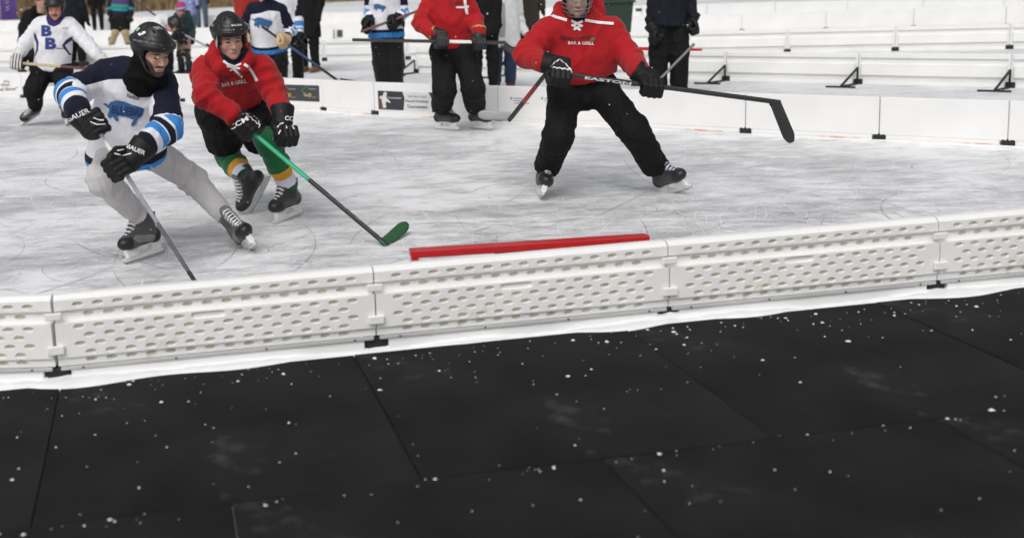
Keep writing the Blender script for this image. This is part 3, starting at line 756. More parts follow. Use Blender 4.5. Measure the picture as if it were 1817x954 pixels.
B0 = np.array(bank); base = B0[ii] + (B0[ii + 1] - B0[ii]) * ((tt - cs[ii]) / (cs[ii + 1] - cs[ii]))[:, None]
dep = rs.rand(NB) ** 1.4 * 7; base = base + np.stack([rs.normal(size=NB) * 0.2, dep, np.clip(dep * 0.15, 0, 1.2)], 1)
hgt = (0.5 + 0.9 * rs.rand(NB)) * np.clip(0.45 + dep / 4, 0.45, 1.4); lean = rs.normal(size=(NB, 2)) * 0.22; wd = rs.uniform(0.012, 0.03, NB); an = rs.uniform(0, 3.14, NB)
wv = np.stack([np.cos(an), np.sin(an), 0 * an], 1) * wd[:, None]
mid_ = base + np.stack([lean[:, 0] * hgt * 0.4, lean[:, 1] * hgt * 0.4, hgt * 0.6], 1); tip = base + np.stack([lean[:, 0] * hgt, lean[:, 1] * hgt, hgt], 1)
V = np.stack([base - wv, base + wv, mid_ - wv * 0.8, mid_ + wv * 0.8, tip - wv * 0.15, tip + wv * 0.15], 1).reshape(-1, 3)
k = np.arange(NB)[:, None] * 6
F = np.concatenate([k + A(0, 1, 3, 2).astype(int), k + A(2, 3, 5, 4).astype(int)])
o = obj('dry_reeds', V, F, M_REED, smooth=False); setp(o, 'tan dry reeds and grass along the shore', None, None, 'stuff')

# ------------------------------------------------------------------ banner, bin, bag
M_PUR = mat('banner_purple', (0.075, 0.035, 0.19), 0.8, var=0.15, vscale=3, fold=0.4, fscale=4)
Y = G(19, 55)[1]; bb = G(19, 55); o = root('feather_banner', bb, 'tall purple banner with white lettering on the snowy shore', 'banner')
q = MB(); V = []; n = 16
for i in range(n + 1):
    z = 0.28 + 2.3 * i / n; w_ = 0.27 if i < n - 3 else 0.27 * (1 - ((i - n + 3) / 3.5) ** 2)
    V += [bb * A(1, 1, 0) + A(-0.27, 0.02 * math.sin(i * 0.8), z), bb * A(1, 1, 0) + A(-0.27 + 2 * w_, 0.03 * math.sin(i * 0.9 + 1), z)]
F = [(2 * i, 2 * i + 1, 2 * i + 3, 2 * i + 2) for i in range(n)]
fl = obj('flag', V + [v + A(0, 0.006, 0) for v in V], F + [tuple(j + len(V) for j in f[::-1]) for f in F], M_PUR, o)
q.tube([bb + A(-0.29, 0.01, 0), bb + A(-0.29, 0.01, 2.7)], 0.014, 8); q.build('pole', M_STRIP, o, True)
q = MB(); q.box(bb + A(-0.29, 0, 0.03), (0.22, 0.22, 0.03), bev=0.01); q.build('base_plate', M_BLACK, o)
for i in range(6):
    z = 0.75 + i * 0.24; c = bb * A(1, 1, 0) + A(-0.02, -0.035, z); q = MB()
    zz = [(-0.07, 0.05), (0.05, 0.08), (-0.04, 0.0), (0.07, -0.02), (-0.05, -0.07)] if i % 2 else [(0.06, 0.07), (-0.06, 0.03), (0.05, -0.03), (-0.06, -0.07)]
    q.tube([c + A(x, 0, y) for x, y in zz], 0.010, 5); q.build('lettering', WHITE, fl, True)
M_BIN = mat('bin_green', (0.02, 0.045, 0.032), 0.5, var=0.15)
bb = G(1088, 86); o = root('wheeled_bin', bb, 'dark green wheeled rubbish bin standing behind the caged player', 'bin')
q = MB(); c4 = [(-0.22, -0.26), (0.22, -0.26), (0.22, 0.26), (-0.22, 0.26)]
q.prism(c4, A(1, 0, 0), A(0, 1, 0), A(0, 0, 1), bb, 0.06, 0.80, 1.25); q.build('body', M_BIN, o)
q = MB(); q.box(bb + A(0, 0, 0.822), (0.31, 0.36, 0.022), bev=0.012); q.box(bb + A(0, -0.02, 0.855), (0.24, 0.28, 0.018), bev=0.012); q.build('lid', M_BIN, o)
q = MB(); q.tube([bb + A(-0.24, 0.38, 0.78), bb + A(0.24, 0.38, 0.78)], 0.02, 8); q.build('handle', M_BIN, o, True)
for s_ in (-1, 1):
    q = MB(); q.tube([bb + A(s_ * 0.2, 0.27, 0.1), bb + A(s_ * 0.26, 0.27, 0.1)], 0.1, 14); q.build('wheel', M_BLACK, o, True)
bb = G(572, 107); q = MB()
q.prism([(-0.16, 0), (0.18, 0), (0.08, 0.05), (-0.12, 0.2), (-0.16, 0.2)], A(1, 0, 0), A(0, 0, 1), A(0, 1, 0), bb, 0.0, 0.3, 0.9)
M_BAG = mat('bag_grey', (0.05, 0.05, 0.052), 0.8, bump=0.3)
o = q.build('kit_bag', M_BAG, org=tuple(bb)); setp(o, 'dark grey slumped kit bag on the ice behind the long black coat', 'bag')

# ------------------------------------------------------------------ skate cuts, shavings and crumbs of snow
M_CUT = mat('skate_cut', (0.88, 0.89, 0.91), 0.7, var=0.15, vscale=8); M_CUTD = mat('skate_cut_dark', (0.30, 0.31, 0.32), 0.4, var=0.2, vscale=8)
rs = np.random.RandomState(17)
def cuts(n, m, name, lab, w0, w1):
    V = []; F = []
    for i in range(n):
        py = 190 + 330 * rs.rand() ** 0.8; c = G(rs.uniform(-150, 1950), py); r = 0.25 * (40.0 ** rs.rand()); a0 = rs.uniform(0, 6.283); L = rs.uniform(0.15, 1.7) * (0.5 if r < 0.7 else 1); k = max(6, int(L / 0.05)); sg = rs.choice([-1, 1]); w = rs.uniform(w0, w1); ph = rs.uniform(0, 6)
        p = c.copy(); base = len(V); pts = []
        for j in range(k + 1):
            t = L * j / k; a = a0 + sg * t / r; p = p + A(math.cos(a), math.sin(a), 0) * (L / k); ww = w * math.sin(math.pi * (0.04 + 0.92 * j / k)) ** 0.6 * (0.75 + 0.25 * math.sin(j * 1.3 + ph)); nn = A(-math.sin(a), math.cos(a), 0) * ww
            pts.append((p - nn + A(0, 0, 0.0065), p + nn + A(0, 0, 0.0065)))
        # stay on this rink: between the near and the far boards
        if any(((q - near[2]) @ frame_of(nd)[:, 1]) > -0.08 for q, _ in pts) or any(proj(q)[1] < np.interp(proj(q)[0], [x for x, _ in farpx] + [1900], [y for _, y in farpx] + [268]) + 4 for q, _ in pts): continue
        for a_, b_ in pts: V += [a_, b_]
        F += [(base + 2 * j, base + 2 * j + 2, base + 2 * j + 3, base + 2 * j + 1) for j in range(k)]
    o = obj(name, V, F, m, smooth=False); setp(o, lab, None, None, 'stuff')
cuts(1250, M_CUT, 'skate_marks', 'fine white skate cuts crossing the rink ice', 0.0010, 0.0042)
cuts(150, M_CUTD, 'skate_marks', 'fine dark skate cuts crossing the rink ice', 0.0010, 0.0036)
def crumbs(pts, name, lab, r0, r1, z0=0.005):
    V = []; F = []; oc = [(1, 0, 0), (0, 1, 0), (-1, 0, 0), (0, -1, 0), (0, 0, 1), (0, 0, -0.4)]; of = [(0, 1, 4), (1, 2, 4), (2, 3, 4), (3, 0, 4), (1, 0, 5), (2, 1, 5), (3, 2, 5), (0, 3, 5)]
    for p in pts:
        r = r0 * (r1 / r0) ** (rs.rand() ** 2.5); b = len(V); a = rs.uniform(0, 6.28); ca, sa = math.cos(a), math.sin(a); sx = rs.uniform(0.6, 1.6)
        V += [p + A(0, 0, z0 + r * 0.3) + r * A((x * ca - y * sa) * sx, x * sa + y * ca, z * 0.7) * (0.7 + 0.6 * rs.rand()) for x, y, z in oc]; F += [tuple(b + i for i in f) for f in of]
    o = obj(name, V, F, M_SNOW, smooth=False); setp(o, lab, None, None, 'stuff')
pts = []
R = frame_of(nd)
for i in range(1300):
    u = rs.uniform(-3.2, 7.2); v = 0.07 + rs.exponential(0.16) if rs.rand() < 0.62 else 0.12 + 2.6 * rs.rand()
    if rs.rand() < 0.25: v = 0.12 + 1.22 * rs.randint(1, 3) + rs.normal() * 0.02
    pts.append(near[2] + nd * u + R[:, 1] * v + A(0, 0, 0.012 if v > 0.14 else 0))
crumbs(pts, 'snow_crumbs', 'crumbs of snow scattered over the black mats by the boards', 0.002, 0.009)
pts = []
for x, y, n in ((258, 462, 120), (452, 448, 130), (513, 392, 80), (957, 352, 70), (1200, 344, 80), (690, 437, 40), (350, 505, 30)):
    c = G(x, y); pts += [c + A(rs.normal() * 0.16, rs.normal() * 0.13, 0) for _ in range(n)]
for i in range(1500):
    c = G(rs.uniform(-100, 1900), 200 + 300 * rs.rand())
    if ((c - near[2]) @ R[:, 1]) < -0.1: pts.append(c)
crumbs(pts, 'ice_shavings', 'white ice shavings scattered on the rink', 0.0018, 0.008)
# ------------------------------------------------------------------ parts shared by the people
SKIN = mat('skin', (0.50, 0.29, 0.22), 0.5, var=0.08, vscale=30, layers=(('blush', (0.52, 0.22, 0.17)), ('lips', (0.36, 0.13, 0.11)), ('brow', (0.09, 0.05, 0.03)), ('eye', (0.05, 0.035, 0.03))))
SKIN_B = mat('skin_bearded', (0.47, 0.27, 0.20), 0.5, var=0.08, vscale=30, layers=(('beard', (0.055, 0.033, 0.026)), ('lips', (0.40, 0.16, 0.13)), ('brow', (0.07, 0.045, 0.035)), ('eye', (0.04, 0.03, 0.025))))
def make_head():
    s = Solid()
    s.ell((0, -0.012, 0.03), (0.074, 0.095, 0.088)); s.ell((0, 0.018, -0.035), (0.062, 0.068, 0.082), 0.03); s.ell((0, 0.045, -0.082), (0.043, 0.038, 0.033), 0.03)
    s.cone((-0.034, 0.079, 0.019), (0.034, 0.079, 0.019), 0.011, 0.011, 0.02)
    for x in (-1, 1):
        s.ell((x * 0.038, 0.058, -0.034), (0.025, 0.025, 0.026), 0.02); s.ell((x * 0.076, -0.008, -0.012), (0.010, 0.02, 0.033), 0.008)
        s.ell((x * 0.031, 0.098, -0.003), (0.019, 0.018, 0.012), 0.012, op='s')
        s.ell((x * 0.031, 0.073, -0.003), (0.0125, 0.0125, 0.0115), 0.002)
    s.cone((0, 0.082, 0.005), (0, 0.107, -0.034), 0.008, 0.0125, 0.012); s.ell((0.011, 0.095, -0.039), (0.009, 0.01, 0.008), 0.006); s.ell((-0.011, 0.095, -0.039), (0.009, 0.01, 0.008), 0.006)
    s.cone((-0.019, 0.085, -0.065), (0.019, 0.085, -0.065), 0.007, 0.007, 0.008); s.cone((-0.016, 0.084, -0.076), (0.016, 0.084, -0.076), 0.0075, 0.0075, 0.006)
    s.ell((0, 0.072, -0.100), (0.022, 0.02, 0.018), 0.02); s.cone((0, 0.097, -0.0715), (0.022, 0.094, -0.067), 0.004, 0.003, 0.002, op='s'); s.cone((0, 0.097, -0.0715), (-0.022, 0.094, -0.067), 0.004, 0.003, 0.002, op='s')
    s.cone((0, -0.02, -0.05), (0, -0.035, -0.17), 0.055, 0.058, 0.03)
    V, F = s.mesh(0.0042)
    x, y, z = V.T; f = y > 0.045
    e = lambda cx, cz, rx, rz: 0.01 * (1 - np.sqrt(((np.abs(x) - cx) / rx) ** 2 + ((z - cz) / rz) ** 2))
    at = {'eye': np.where(f, e(0.031, -0.003, 0.013, 0.0055), -1), 'brow': np.where(f, e(0.032, 0.0195, 0.020, 0.0055), -1),
          'lips': np.where(f, 0.01 * (1 - np.sqrt((x / 0.025) ** 2 + ((z + 0.0745 - 0.16 * np.abs(x)) / 0.0065) ** 2)), -1),
          'blush': np.where(f, e(0.04, -0.036, 0.017, 0.016), -1),
          'beard': np.where(y > 0.02, np.minimum(np.maximum(-0.0785 - z + np.maximum(np.abs(x) - 0.026, 0) * 1.6, np.where(np.abs(x) < 0.034, 0.0055 - np.abs(z + 0.054), -1)), 0.02), -1)}
    return V, F, at
HEAD = make_head()
def make_helmet(ear=-0.045):
    """hockey helmet: two-piece shell with a brow ridge, raised crown panel and ear pieces (head coordinates)"""
    h = 0.005; lo = A(-0.13, -0.165, -0.09); n = np.ceil((A(0.13, 0.15, 0.18) - lo) / h).astype(int)
    X, Y, Z = np.meshgrid(*[lo[i] + h * np.arange(n[i]) for i in range(3)], indexing='ij')
    def ell(c, r): 
        x, y, z = X - c[0], Y - c[1], Z - c[2]; k0 = np.sqrt((x / r[0]) ** 2 + (y / r[1]) ** 2 + (z / r[2]) ** 2); k1 = np.sqrt((x / r[0] ** 2) ** 2 + (y / r[1] ** 2) ** 2 + (z / r[2] ** 2) ** 2) + 1e-9
        return k0 * (k0 - 1) / k1
    out = ell((0, -0.010, 0.035), (0.105, 0.132, 0.102)); inn = ell((0, -0.006, 0.025), (0.083, 0.108, 0.088))
    crown = ell((0, -0.016, 0.050), (0.084, 0.120, 0.106)); out = np.minimum(out, crown)
    ridge = np.maximum(np.abs(Z - 0.052 - 0.05 * np.maximum(-Y, 0) * 0) - 0.012, ell((0, -0.008, 0.05), (0.111, 0.141, 0.14)))
    out = np.minimum(out, ridge)
    out = out + 0.004 * np.exp(-((np.abs(X) - 0.066 - 0.1 * np.clip(0.03 - Y, 0, 1) * 0.0) / 0.006) ** 2) * (Z > 0.075)
    out = out + 0.004 * np.exp(-((Z - 0.078) / 0.004) ** 2) + 0.005 * np.exp(-((Y + 0.02) / 0.005) ** 2) * (Z > 0.09)
    for vx in (-0.035, 0.0, 0.035): out = np.maximum(out, -(np.sqrt(((X - vx) / 0.011) ** 2 + ((Y - 0.045) / 0.022) ** 2) - 1) * 0.01 - 0.006 - np.where(Z > 0.1, 0, 9))
    # lower edge: brow in front, ears at the sides, nape at the back
    low = np.where(Y > 0.045, 0.028, np.where(Y > 0.025, 0.028 - (0.045 - Y) / 0.02 * (0.028 - ear), ear + np.clip(-Y - 0.02, 0, 0.08) * 0.15))
    sh = np.maximum(np.maximum(out, -inn), low - Z)
    return nets(sh.astype(np.float32), lo, h)
HELM = make_helmet()
def frame3(f, u):
    y = nrm(f); x = nrm(np.cross(y, u)); z = np.cross(x, y); return np.stack([x, y, z], 1)

def make_skate():
    s = Solid()
    s.ell((0.098, 0, 0.126), (0.058, 0.046, 0.040), 0.02); s.cone((0.07, 0, 0.13), (-0.03, 0, 0.15), 0.044, 0.05, 0.03); s.ell((-0.085, 0, 0.128), (0.05, 0.041, 0.046), 0.03)
    s.cone((-0.045, 0, 0.16), (-0.062, 0, 0.275), 0.050, 0.058, 0.03, A(0, 1, 0), 0.86); s.cone((0.05, 0, 0.15), (-0.015, 0, 0.225), 0.036, 0.036, 0.03)
    s.cone((-0.085, 0, 0.22), (-0.10, 0, 0.285), 0.03, 0.032, 0.02)
    s.cut((0, 0, 0.088), (0, 0, -1), 0.4, 0.2); s.cut((-0.06, 0, 0.258), (-0.1, 0, 1), 0.3, 0.2)
    V, F = s.mesh(0.006)
    at = {'toe': 0.01 - np.maximum(0.10 - V[:, 0], 0) * 2 - np.maximum(V[:, 2] - 0.152, 0) * 2, 'heel': -0.072 - V[:, 0] + (0.13 - V[:, 2]) * 0.5,
          'side': 0.02 - np.abs(V[:, 2] - 0.125 - V[:, 0] * 0.2) - np.maximum(np.abs(V[:, 0] - 0.01) - 0.06, 0)}
    V = V - A(0, 0, 0.013); boot = (V, F, at)
    s = Solid(); s.cone((0.02, 0, 0.19), (-0.006, 0, 0.285), 0.034, 0.034, 0.02, nrm(A(1, 0, 0.3)), 0.35)
    tongue = s.mesh(0.006); tongue = (tongue[0] - A(0, 0, 0.013), tongue[1])
    hold = MB(); ex, ey, ez = A(1, 0, 0), A(0, 1, 0), A(0, 0, 1)
    def plate(poly, t0): 
        hold.prism(poly, ex, ez, ey, A(0, 0, 0), -t0, t0)
    plate([(-0.130, 0.017), (0.140, 0.017), (0.144, 0.032), (0.108, 0.040), (-0.104, 0.040), (-0.134, 0.032)], 0.0075)
    plate([(0.046, 0.038), (0.116, 0.038), (0.128, 0.080), (0.026, 0.080)], 0.016)
    plate([(-0.112, 0.038), (-0.060, 0.038), (-0.045, 0.080), (-0.125, 0.080)], 0.016)
    plate([(-0.06, 0.070), (0.045, 0.073), (0.045, 0.080), (-0.06, 0.080)], 0.02)
    run = MB(); b = [(-0.146, 0.022), (-0.140, 0.008), (-0.11, 0.002), (-0.03, 0.0), (0.05, 0.0), (0.11, 0.003), (0.142, 0.010), (0.152, 0.024)]
    run.prism(b, ex, ez, ey, A(0, 0, 0), -0.002, 0.002)
    lac = []
    for k in range(7):
        t = k / 6; x = 0.100 - 0.092 * t; z = 0.154 + 0.112 * t ** 1.1; w = 0.024 + 0.004 * t; q = MB()
        q.tube([(x - 0.012, -w, z - 0.016), (x + 0.004, -w * 0.5, z + 0.001), (x + 0.004 - 0.006, w * 0.5, z + 0.004), (x - 0.018, w, z - 0.010)], 0.0046, 5)
        q.tube([(x - 0.012, w, z - 0.016), (x + 0.004, w * 0.5, z + 0.003), (x + 0.004 - 0.006, -w * 0.5, z + 0.006), (x - 0.018, -w, z - 0.010)], 0.0046, 5); lac.append(q)
    lace = MB()
    for q in lac: lace.add(q.v, q.f)
    return boot, tongue, hold, run, lace
SK = make_skate()
STEEL = mat('steel', (0.55, 0.56, 0.58), 0.3, metal=0.9, var=0.05); HOLDER = mat('holder_white', (0.75, 0.75, 0.74), 0.45, var=0.08, vscale=14)
LACE = mat('lace', (0.74, 0.72, 0.74), 0.8, var=0.1); LACE_L = mat('lace_lilac', (0.62, 0.60, 0.72), 0.8, var=0.1)
def skate_mat(nm, base, toe, side): return mat(nm, base, 0.42, var=0.2, vscale=18, bump=0.1, bscale=80, layers=(('side', side), ('toe', toe), ('heel', toe)))
SK_A = skate_mat('skate_grey', (0.075, 0.075, 0.078), (0.008, 0.008, 0.009), (0.22, 0.22, 0.22)); SK_B = skate_mat('skate_black', (0.032, 0.032, 0.034), (0.012, 0.012, 0.012), (0.05, 0.05, 0.05))
RED_T = mat('tongue_red', (0.35, 0.012, 0.012), 0.7); GRY_T = mat('tongue_grey', (0.16, 0.16, 0.165), 0.8); LIL_T = mat('tongue_lilac', (0.55, 0.53, 0.64), 0.8)
def skate(person, B, U, fw, m, tongue, lace, lift=0.0):
    z = nrm(U); x = nrm(fw - z * (fw @ z)); y = np.cross(z, x); R = np.stack([x, y, z], 1)
    T = lambda V: (np.asarray(V) * 1.09) @ R.T + B
    b = obj('skate', T(SK[0][0]), SK[0][1], m, person, True, attrs=SK[0][2])
    obj('tongue', T(SK[1][0]), SK[1][1], tongue, b, True)
    obj('blade_holder', T(SK[2].v), SK[2].f, HOLDER, b, False); obj('runner', T(SK[3].v), SK[3].f, STEEL, b, False); obj('laces', T(SK[4].v), SK[4].f, lace, b, True)['kind'] = 'stuff'
    return T(A(-0.045, 0, 0.20)), R

GL_BK = mat('glove_black', (0.007, 0.007, 0.0075), 0.6, spec=0.3, var=0.25, vscale=20, bump=0.25, bscale=120, layers=(('trim', (0.70, 0.70, 0.70)),))
GL_WH = mat('glove_white', (0.62, 0.62, 0.60), 0.6, var=0.15, vscale=20, bump=0.25, bscale=120, layers=(('trim', (0.012, 0.012, 0.014)),))
GL_OR = mat('glove_orange_band', (0.012, 0.012, 0.013), 0.6, var=0.2, layers=(('trim', (0.62, 0.22, 0.06)),))
GL_TN = mat('glove_tan', (0.55, 0.40, 0.22), 0.7, var=0.2)
def glove(person, grip, wrist, axis, m, sg=1, scale=1.0, vox=0.006, trim='cuff'):
    """padded glove closed round a shaft: grip = centre of the fist, axis = shaft direction towards the thumb, sg = side of the back of the hand"""
    z = nrm(axis); d = np.array(grip) - np.array(wrist); x = nrm(d - z * (d @ z)); y = np.cross(z, x) * sg
    R = np.stack([x, y, z], 1); T = lambda *v: np.array(grip) + R @ (A(*v) * scale); c = scale
    s = Solid()
    s.rbox(T(-0.032, 0.030, 0.0), (0.038 * c, 0.010 * c, 0.036 * c), 0.014 * c, 0.01, R)
    s.cone(T(-0.07, 0.008, 0), T(-0.02, 0.02, 0), 0.042 * c, 0.036 * c, 0.02)
    for i in range(4):
        zi = 0.041 - 0.0275 * i; l = (0.93, 1.0, 0.97, 0.85)[i]
        a = T(0.012, 0.040, zi); b = T(0.012 + 0.045 * l, 0.014, zi * 0.98); e = T(0.012 + 0.030 * l, -0.036, zi * 0.95); g_ = T(-0.006, -0.040, zi * 0.93)
        s.cone(a, b, 0.0165 * c, 0.0160 * c, 0.004); s.cone(b, e, 0.0160 * c, 0.0150 * c, 0.004); s.cone(e, g_, 0.0145 * c, 0.0135 * c, 0.004)
    s.cone(T(-0.055, 0.005, 0.046), T(-0.012, -0.026, 0.058), 0.022 * c, 0.021 * c, 0.012); s.cone(T(-0.012, -0.026, 0.058), T(0.030, -0.040, 0.050), 0.019 * c, 0.016 * c, 0.006)
    for xx in (-0.062, -0.036, -0.010): s.cone(T(xx, 0.050, -0.034), T(xx, 0.050, 0.034), 0.0125 * c, 0.0125 * c, 0.003)
    w = np.array(wrist); dd = nrm(np.array(wrist) - T(-0.05, 0.01, 0))
    c0 = T(-0.06, 0.01, 0); c1 = c0 + dd * 0.080 * c
    s.cone(c0, c1, 0.048 * c, 0.062 * c, 0.012, y, 0.88); s.cut(c1 + dd * 0.012 * c, dd, 0.14, 0.2)
    V, F = s.mesh(vox)
    L = (V - np.array(grip)) @ R / c; ts = (V - c0) @ dd / c
    lines = [np.full(len(V), -1.0)]
    if trim == 'cuff': lines += [np.where(L[:, 1] > 0.035, 0.0032 - np.abs(np.abs(L[:, 2] - 0.012) * 0.8 - (L[:, 0] + 0.03) * 0.7 - 0.008), -1), np.where((L[:, 1] > 0.02) & (np.abs(L[:, 2]) < 0.05), 0.003 - np.abs(L[:, 0] - 0.022), -1)]
    elif trim == 'band': lines = [0.012 - np.abs(ts - 0.085)]
    elif trim == 'fingers': lines = [np.where(L[:, 0] > -0.07, 0.006 - np.abs((L[:, 2] * 1.0 + 0.014) % 0.0275 - 0.01375), -1)]
    elif trim == 'none': lines = [np.full(len(V), -1.0)]
    return obj('glove', V, F, m, person, True, attrs={'trim': np.max(lines, axis=0)})

def stick(name, butt, heel, blade_dir, label, mats, blade_m, blen=0.30, wide=None, cat='hockey stick', split=(), curve=0.03, group=None):
    """rectangular shaft with a curved blade; mats/split give the shaft's sections from butt to heel"""
    butt = np.array(butt, float); heel = np.array(heel, float); o = root(name, (heel * A(1, 1, 1)), label, cat, group)
    d = heel - butt; L = np.linalg.norm(d); d = d / L; bd = nrm(blade_dir)
    w = nrm(np.cross(d, bd)); t = np.cross(w, d); R = np.stack([t, w, d], 1)
    cut = [0.0] + list(split) + [1.0]
    for i, m in enumerate(mats):
        a, b = butt + d * L * cut[i], butt + d * L * cut[i + 1]; q = MB()
        q.box((a + b) / 2, (0.0148 + 0.0004 * i, 0.0100 + 0.0004 * i, np.linalg.norm(b - a) / 2 + (0.001 if i else 0)), R, bev=0.004)
        q.build(['shaft', 'grip_tape', 'shaft_band', 'shaft_end', 'shaft_foot'][i] if len(mats) > 1 else 'shaft', m, o)
    # blade: grows out of the heel, curves, rounded toe
    n = 14; q = MB(); V = []; up = nrm(-d - bd * (-d @ bd))
    for i in range(n + 1):
        u = i / n; x = -0.018 + u * (blen + 0.018); hh = 0.034 + 0.004 * u - 0.022 * max(0, (u - 0.8) / 0.2) ** 2
        c = heel + bd * x + w * (-curve * max(x, 0) ** 2 / 0.09) + up * (0.004 + 0.012 * max(0, -x / 0.05)) + up * 0.026
        th = 0.0055 + 0.005 * max(0, 1 - u * 4)
        for k in range(8):
            a_ = 2 * math.pi * (k + 0.5) / 8; V.append(c + up * hh * np.sign(math.sin(a_)) * min(1, abs(math.sin(a_)) * 1.2) + w * th * math.cos(a_))
    F = [(i * 8 + k, i * 8 + (k + 1) % 8, (i + 1) * 8 + (k + 1) % 8, (i + 1) * 8 + k) for i in range(n) for k in range(8)]
    F += [tuple(range(8))[::-1], tuple(range(n * 8, n * 8 + 8))]
    obj('blade', V, F, blade_m, o, True)
    return o, d, R

def helmet(person, Hc, R, m, vis=None, chin=True, cage=None, lift=0.010):
    Hc = Hc + R @ A(0, -0.004, lift)
    T = lambda V: np.asarray(V) @ R.T + Hc
    h = obj('helmet', T(HELM[0] * A(1.08, 1.05, 1.0)), HELM[1], m, person, True)
    if chin:
        q = MB(); q.tube([T(A(s_ * 0.082, 0.02 - 0.0, -0.03)) if True else 0 for s_ in (-1,)] + [T(A(-0.07, 0.055, -0.085)), T(A(-0.03, 0.075, -0.118)), T(A(0.03, 0.075, -0.118)), T(A(0.07, 0.055, -0.085)), T(A(0.082, 0.02, -0.03))], 0.006, 6); q.build('chin_strap', M_BLACK, h, True)
    if vis:
        for s_ in (-1, 1):
            q = MB(); pts = [(0.020, 0.03), (0.066, 0.03), (0.070, -0.02), (0.055, -0.055), (0.02, -0.045)]
            q.prism(pts, R @ A(0, 1, 0), R @ A(0, 0, 1), R @ A(1, 0, 0), T(A(s_ * 0.094, 0, 0)), -0.003, 0.003); q.build('ear_guard', vis, h)
    if cage:
        q = MB()
        for zz, yy, xx in ((0.03, 0.155, 0.102), (0.0, 0.165, 0.104), (-0.03, 0.168, 0.102), (-0.06, 0.163, 0.096), (-0.09, 0.150, 0.085), (-0.118, 0.130, 0.065)):
            q2 = MB(); q2.tube([T(A(xx * math.sin(a), 0.02 + (yy - 0.02) * math.cos(a), zz)) for a in np.linspace(-1.55, 1.55, 13)], 0.0032, 5); q2.build('cage_bar', cage, h, True)
        for xa in (-0.75, -0.4, 0, 0.4, 0.75):
            q2 = MB(); q2.tube([T(A(xx * math.sin(xa), 0.02 + (yy - 0.02) * math.cos(xa), zz)) for zz, yy, xx in ((0.045, 0.148, 0.1), (0.0, 0.165, 0.104), (-0.03, 0.168, 0.102), (-0.06, 0.163, 0.096), (-0.09, 0.150, 0.085), (-0.118, 0.130, 0.065))], 0.0032, 5); q2.build('cage_bar', cage, h, True)
    return h

def body(person, J, m=SKIN, hscale=1.0, beard=False, vox=0.03):
    """one continuous figure: trunk, limbs, neck and a modelled head; most of it is under clothes"""
    s = Solid(); R = J['HR']; Hc = J['head']; U = (J['shL'] + J['shR']) / 2; fr = J['front']
    s.cone(U, J['pel'], 0.125, 0.12, 0.03, fr, 0.65); s.cone(J['shL'], J['shR'], 0.05, 0.05, 0.03); s.cone(Hc + R @ A(0, -0.03, -0.10), U, 0.052, 0.06, 0.02)
    for k in 'LR':
        s.cone(J['sh' + k], J['el' + k], 0.045, 0.036); s.cone(J['el' + k], J['wr' + k], 0.034, 0.026); s.cone(J['wr' + k], J['wr' + k] + (J['wr' + k] - J['el' + k]) * 0.2, 0.028, 0.03)
        s.cone(J['pel'], J['hip' + k], 0.10, 0.085); s.cone(J['hip' + k], J['kn' + k], 0.075, 0.052); s.cone(J['kn' + k], J['an' + k], 0.048, 0.036)
    V, F = s.mesh(vox)
    hv = HEAD[0] * hscale @ R.T + Hc; at = {k: np.concatenate([a, np.full(len(V), -1.0)]) for k, a in HEAD[2].items()}
    return obj('body', np.concatenate([hv, V]), np.concatenate([HEAD[1], F + len(hv)]), m, person, True, attrs=at)

def top_solid(J, w=0.17, d=0.70, arm=(0.078, 0.066, 0.055), hem=0.10, hemw=0.19, cuff=0.0, neckr=0.07, belly=0.0, hemd=1.08, cutax=None, hshift=None):
    s = Solid(); U = (J['shL'] + J['shR']) / 2; lat = nrm(J['shR'] - J['shL']); fr = J['front']; ax = nrm(J['pel'] - U)
    M_ = U + (J['pel'] - U) * 0.5 + fr * belly; Hm = J['pel'] + ax * hem + (hshift if hshift is not None else 0)
    s.cone(J['shL'] + lat * 0.02, J['shR'] - lat * 0.02, arm[0] + 0.004, arm[0] + 0.004, 0.04)
    s.cone(U + ax * 0.07, M_, w * 0.98, w, 0.06, fr, d); s.cone(M_, Hm, w, hemw, 0.06, fr, d * hemd)
    s.cut(Hm, ax if cutax is None else cutax, 0.42, 0.4)
    s.cone(U, J['neck'], 0.085, neckr, 0.05)
    for k in 'LR':
        s.cone(J['sh' + k], J['el' + k], arm[0], arm[1], 0.035); e = J['wr' + k] + (J['wr' + k] - J['el' + k]) * cuff; s.cone(J['el' + k], e, arm[1], arm[2], 0.03)
    return s, U, lat, ax, Hm
def limbs_of(J, legs=False, arms=True):
    o = []
    for k in 'LR':
        if arms: o += [(J['el' + k], J['wr' + k] - J['sh' + k], 0.12), (J['sh' + k] * 0.7 + J['el' + k] * 0.3, J['el' + k] - J['sh' + k], 0.10)]
        if legs: o += [(J['kn' + k], J['an' + k] - J['hip' + k], 0.15), (J['an' + k], J['an' + k] - J['kn' + k], 0.13), (J['hip' + k], J['kn' + k] - J['hip' + k], 0.13)]
    return o
def leg_solid(J, pel=0.15, hip=0.115, kn=0.085, an=0.075, stop=0.0, lo=None):
    s = Solid(); fr = J['front']
    s.cone(J['hipL'], J['hipR'], pel, pel, 0.04, fr, 0.85); s.cone(J['pel'] + (J['pel'] - (J['hipL'] + J['hipR']) / 2) * 0.5, (J['hipL'] + J['hipR']) / 2, pel, pel, 0.04, fr, 0.85)
    for k in 'LR':
        s.cone(J['hip' + k], J['kn' + k], hip, kn, 0.028); ax = nrm(J['an' + k] - J['kn' + k]); e = J['an' + k] + ax * stop
        s.cone(J['kn' + k], e, kn, an, 0.04); s.cut(e, ax, 0.16, 0.25)
    return s

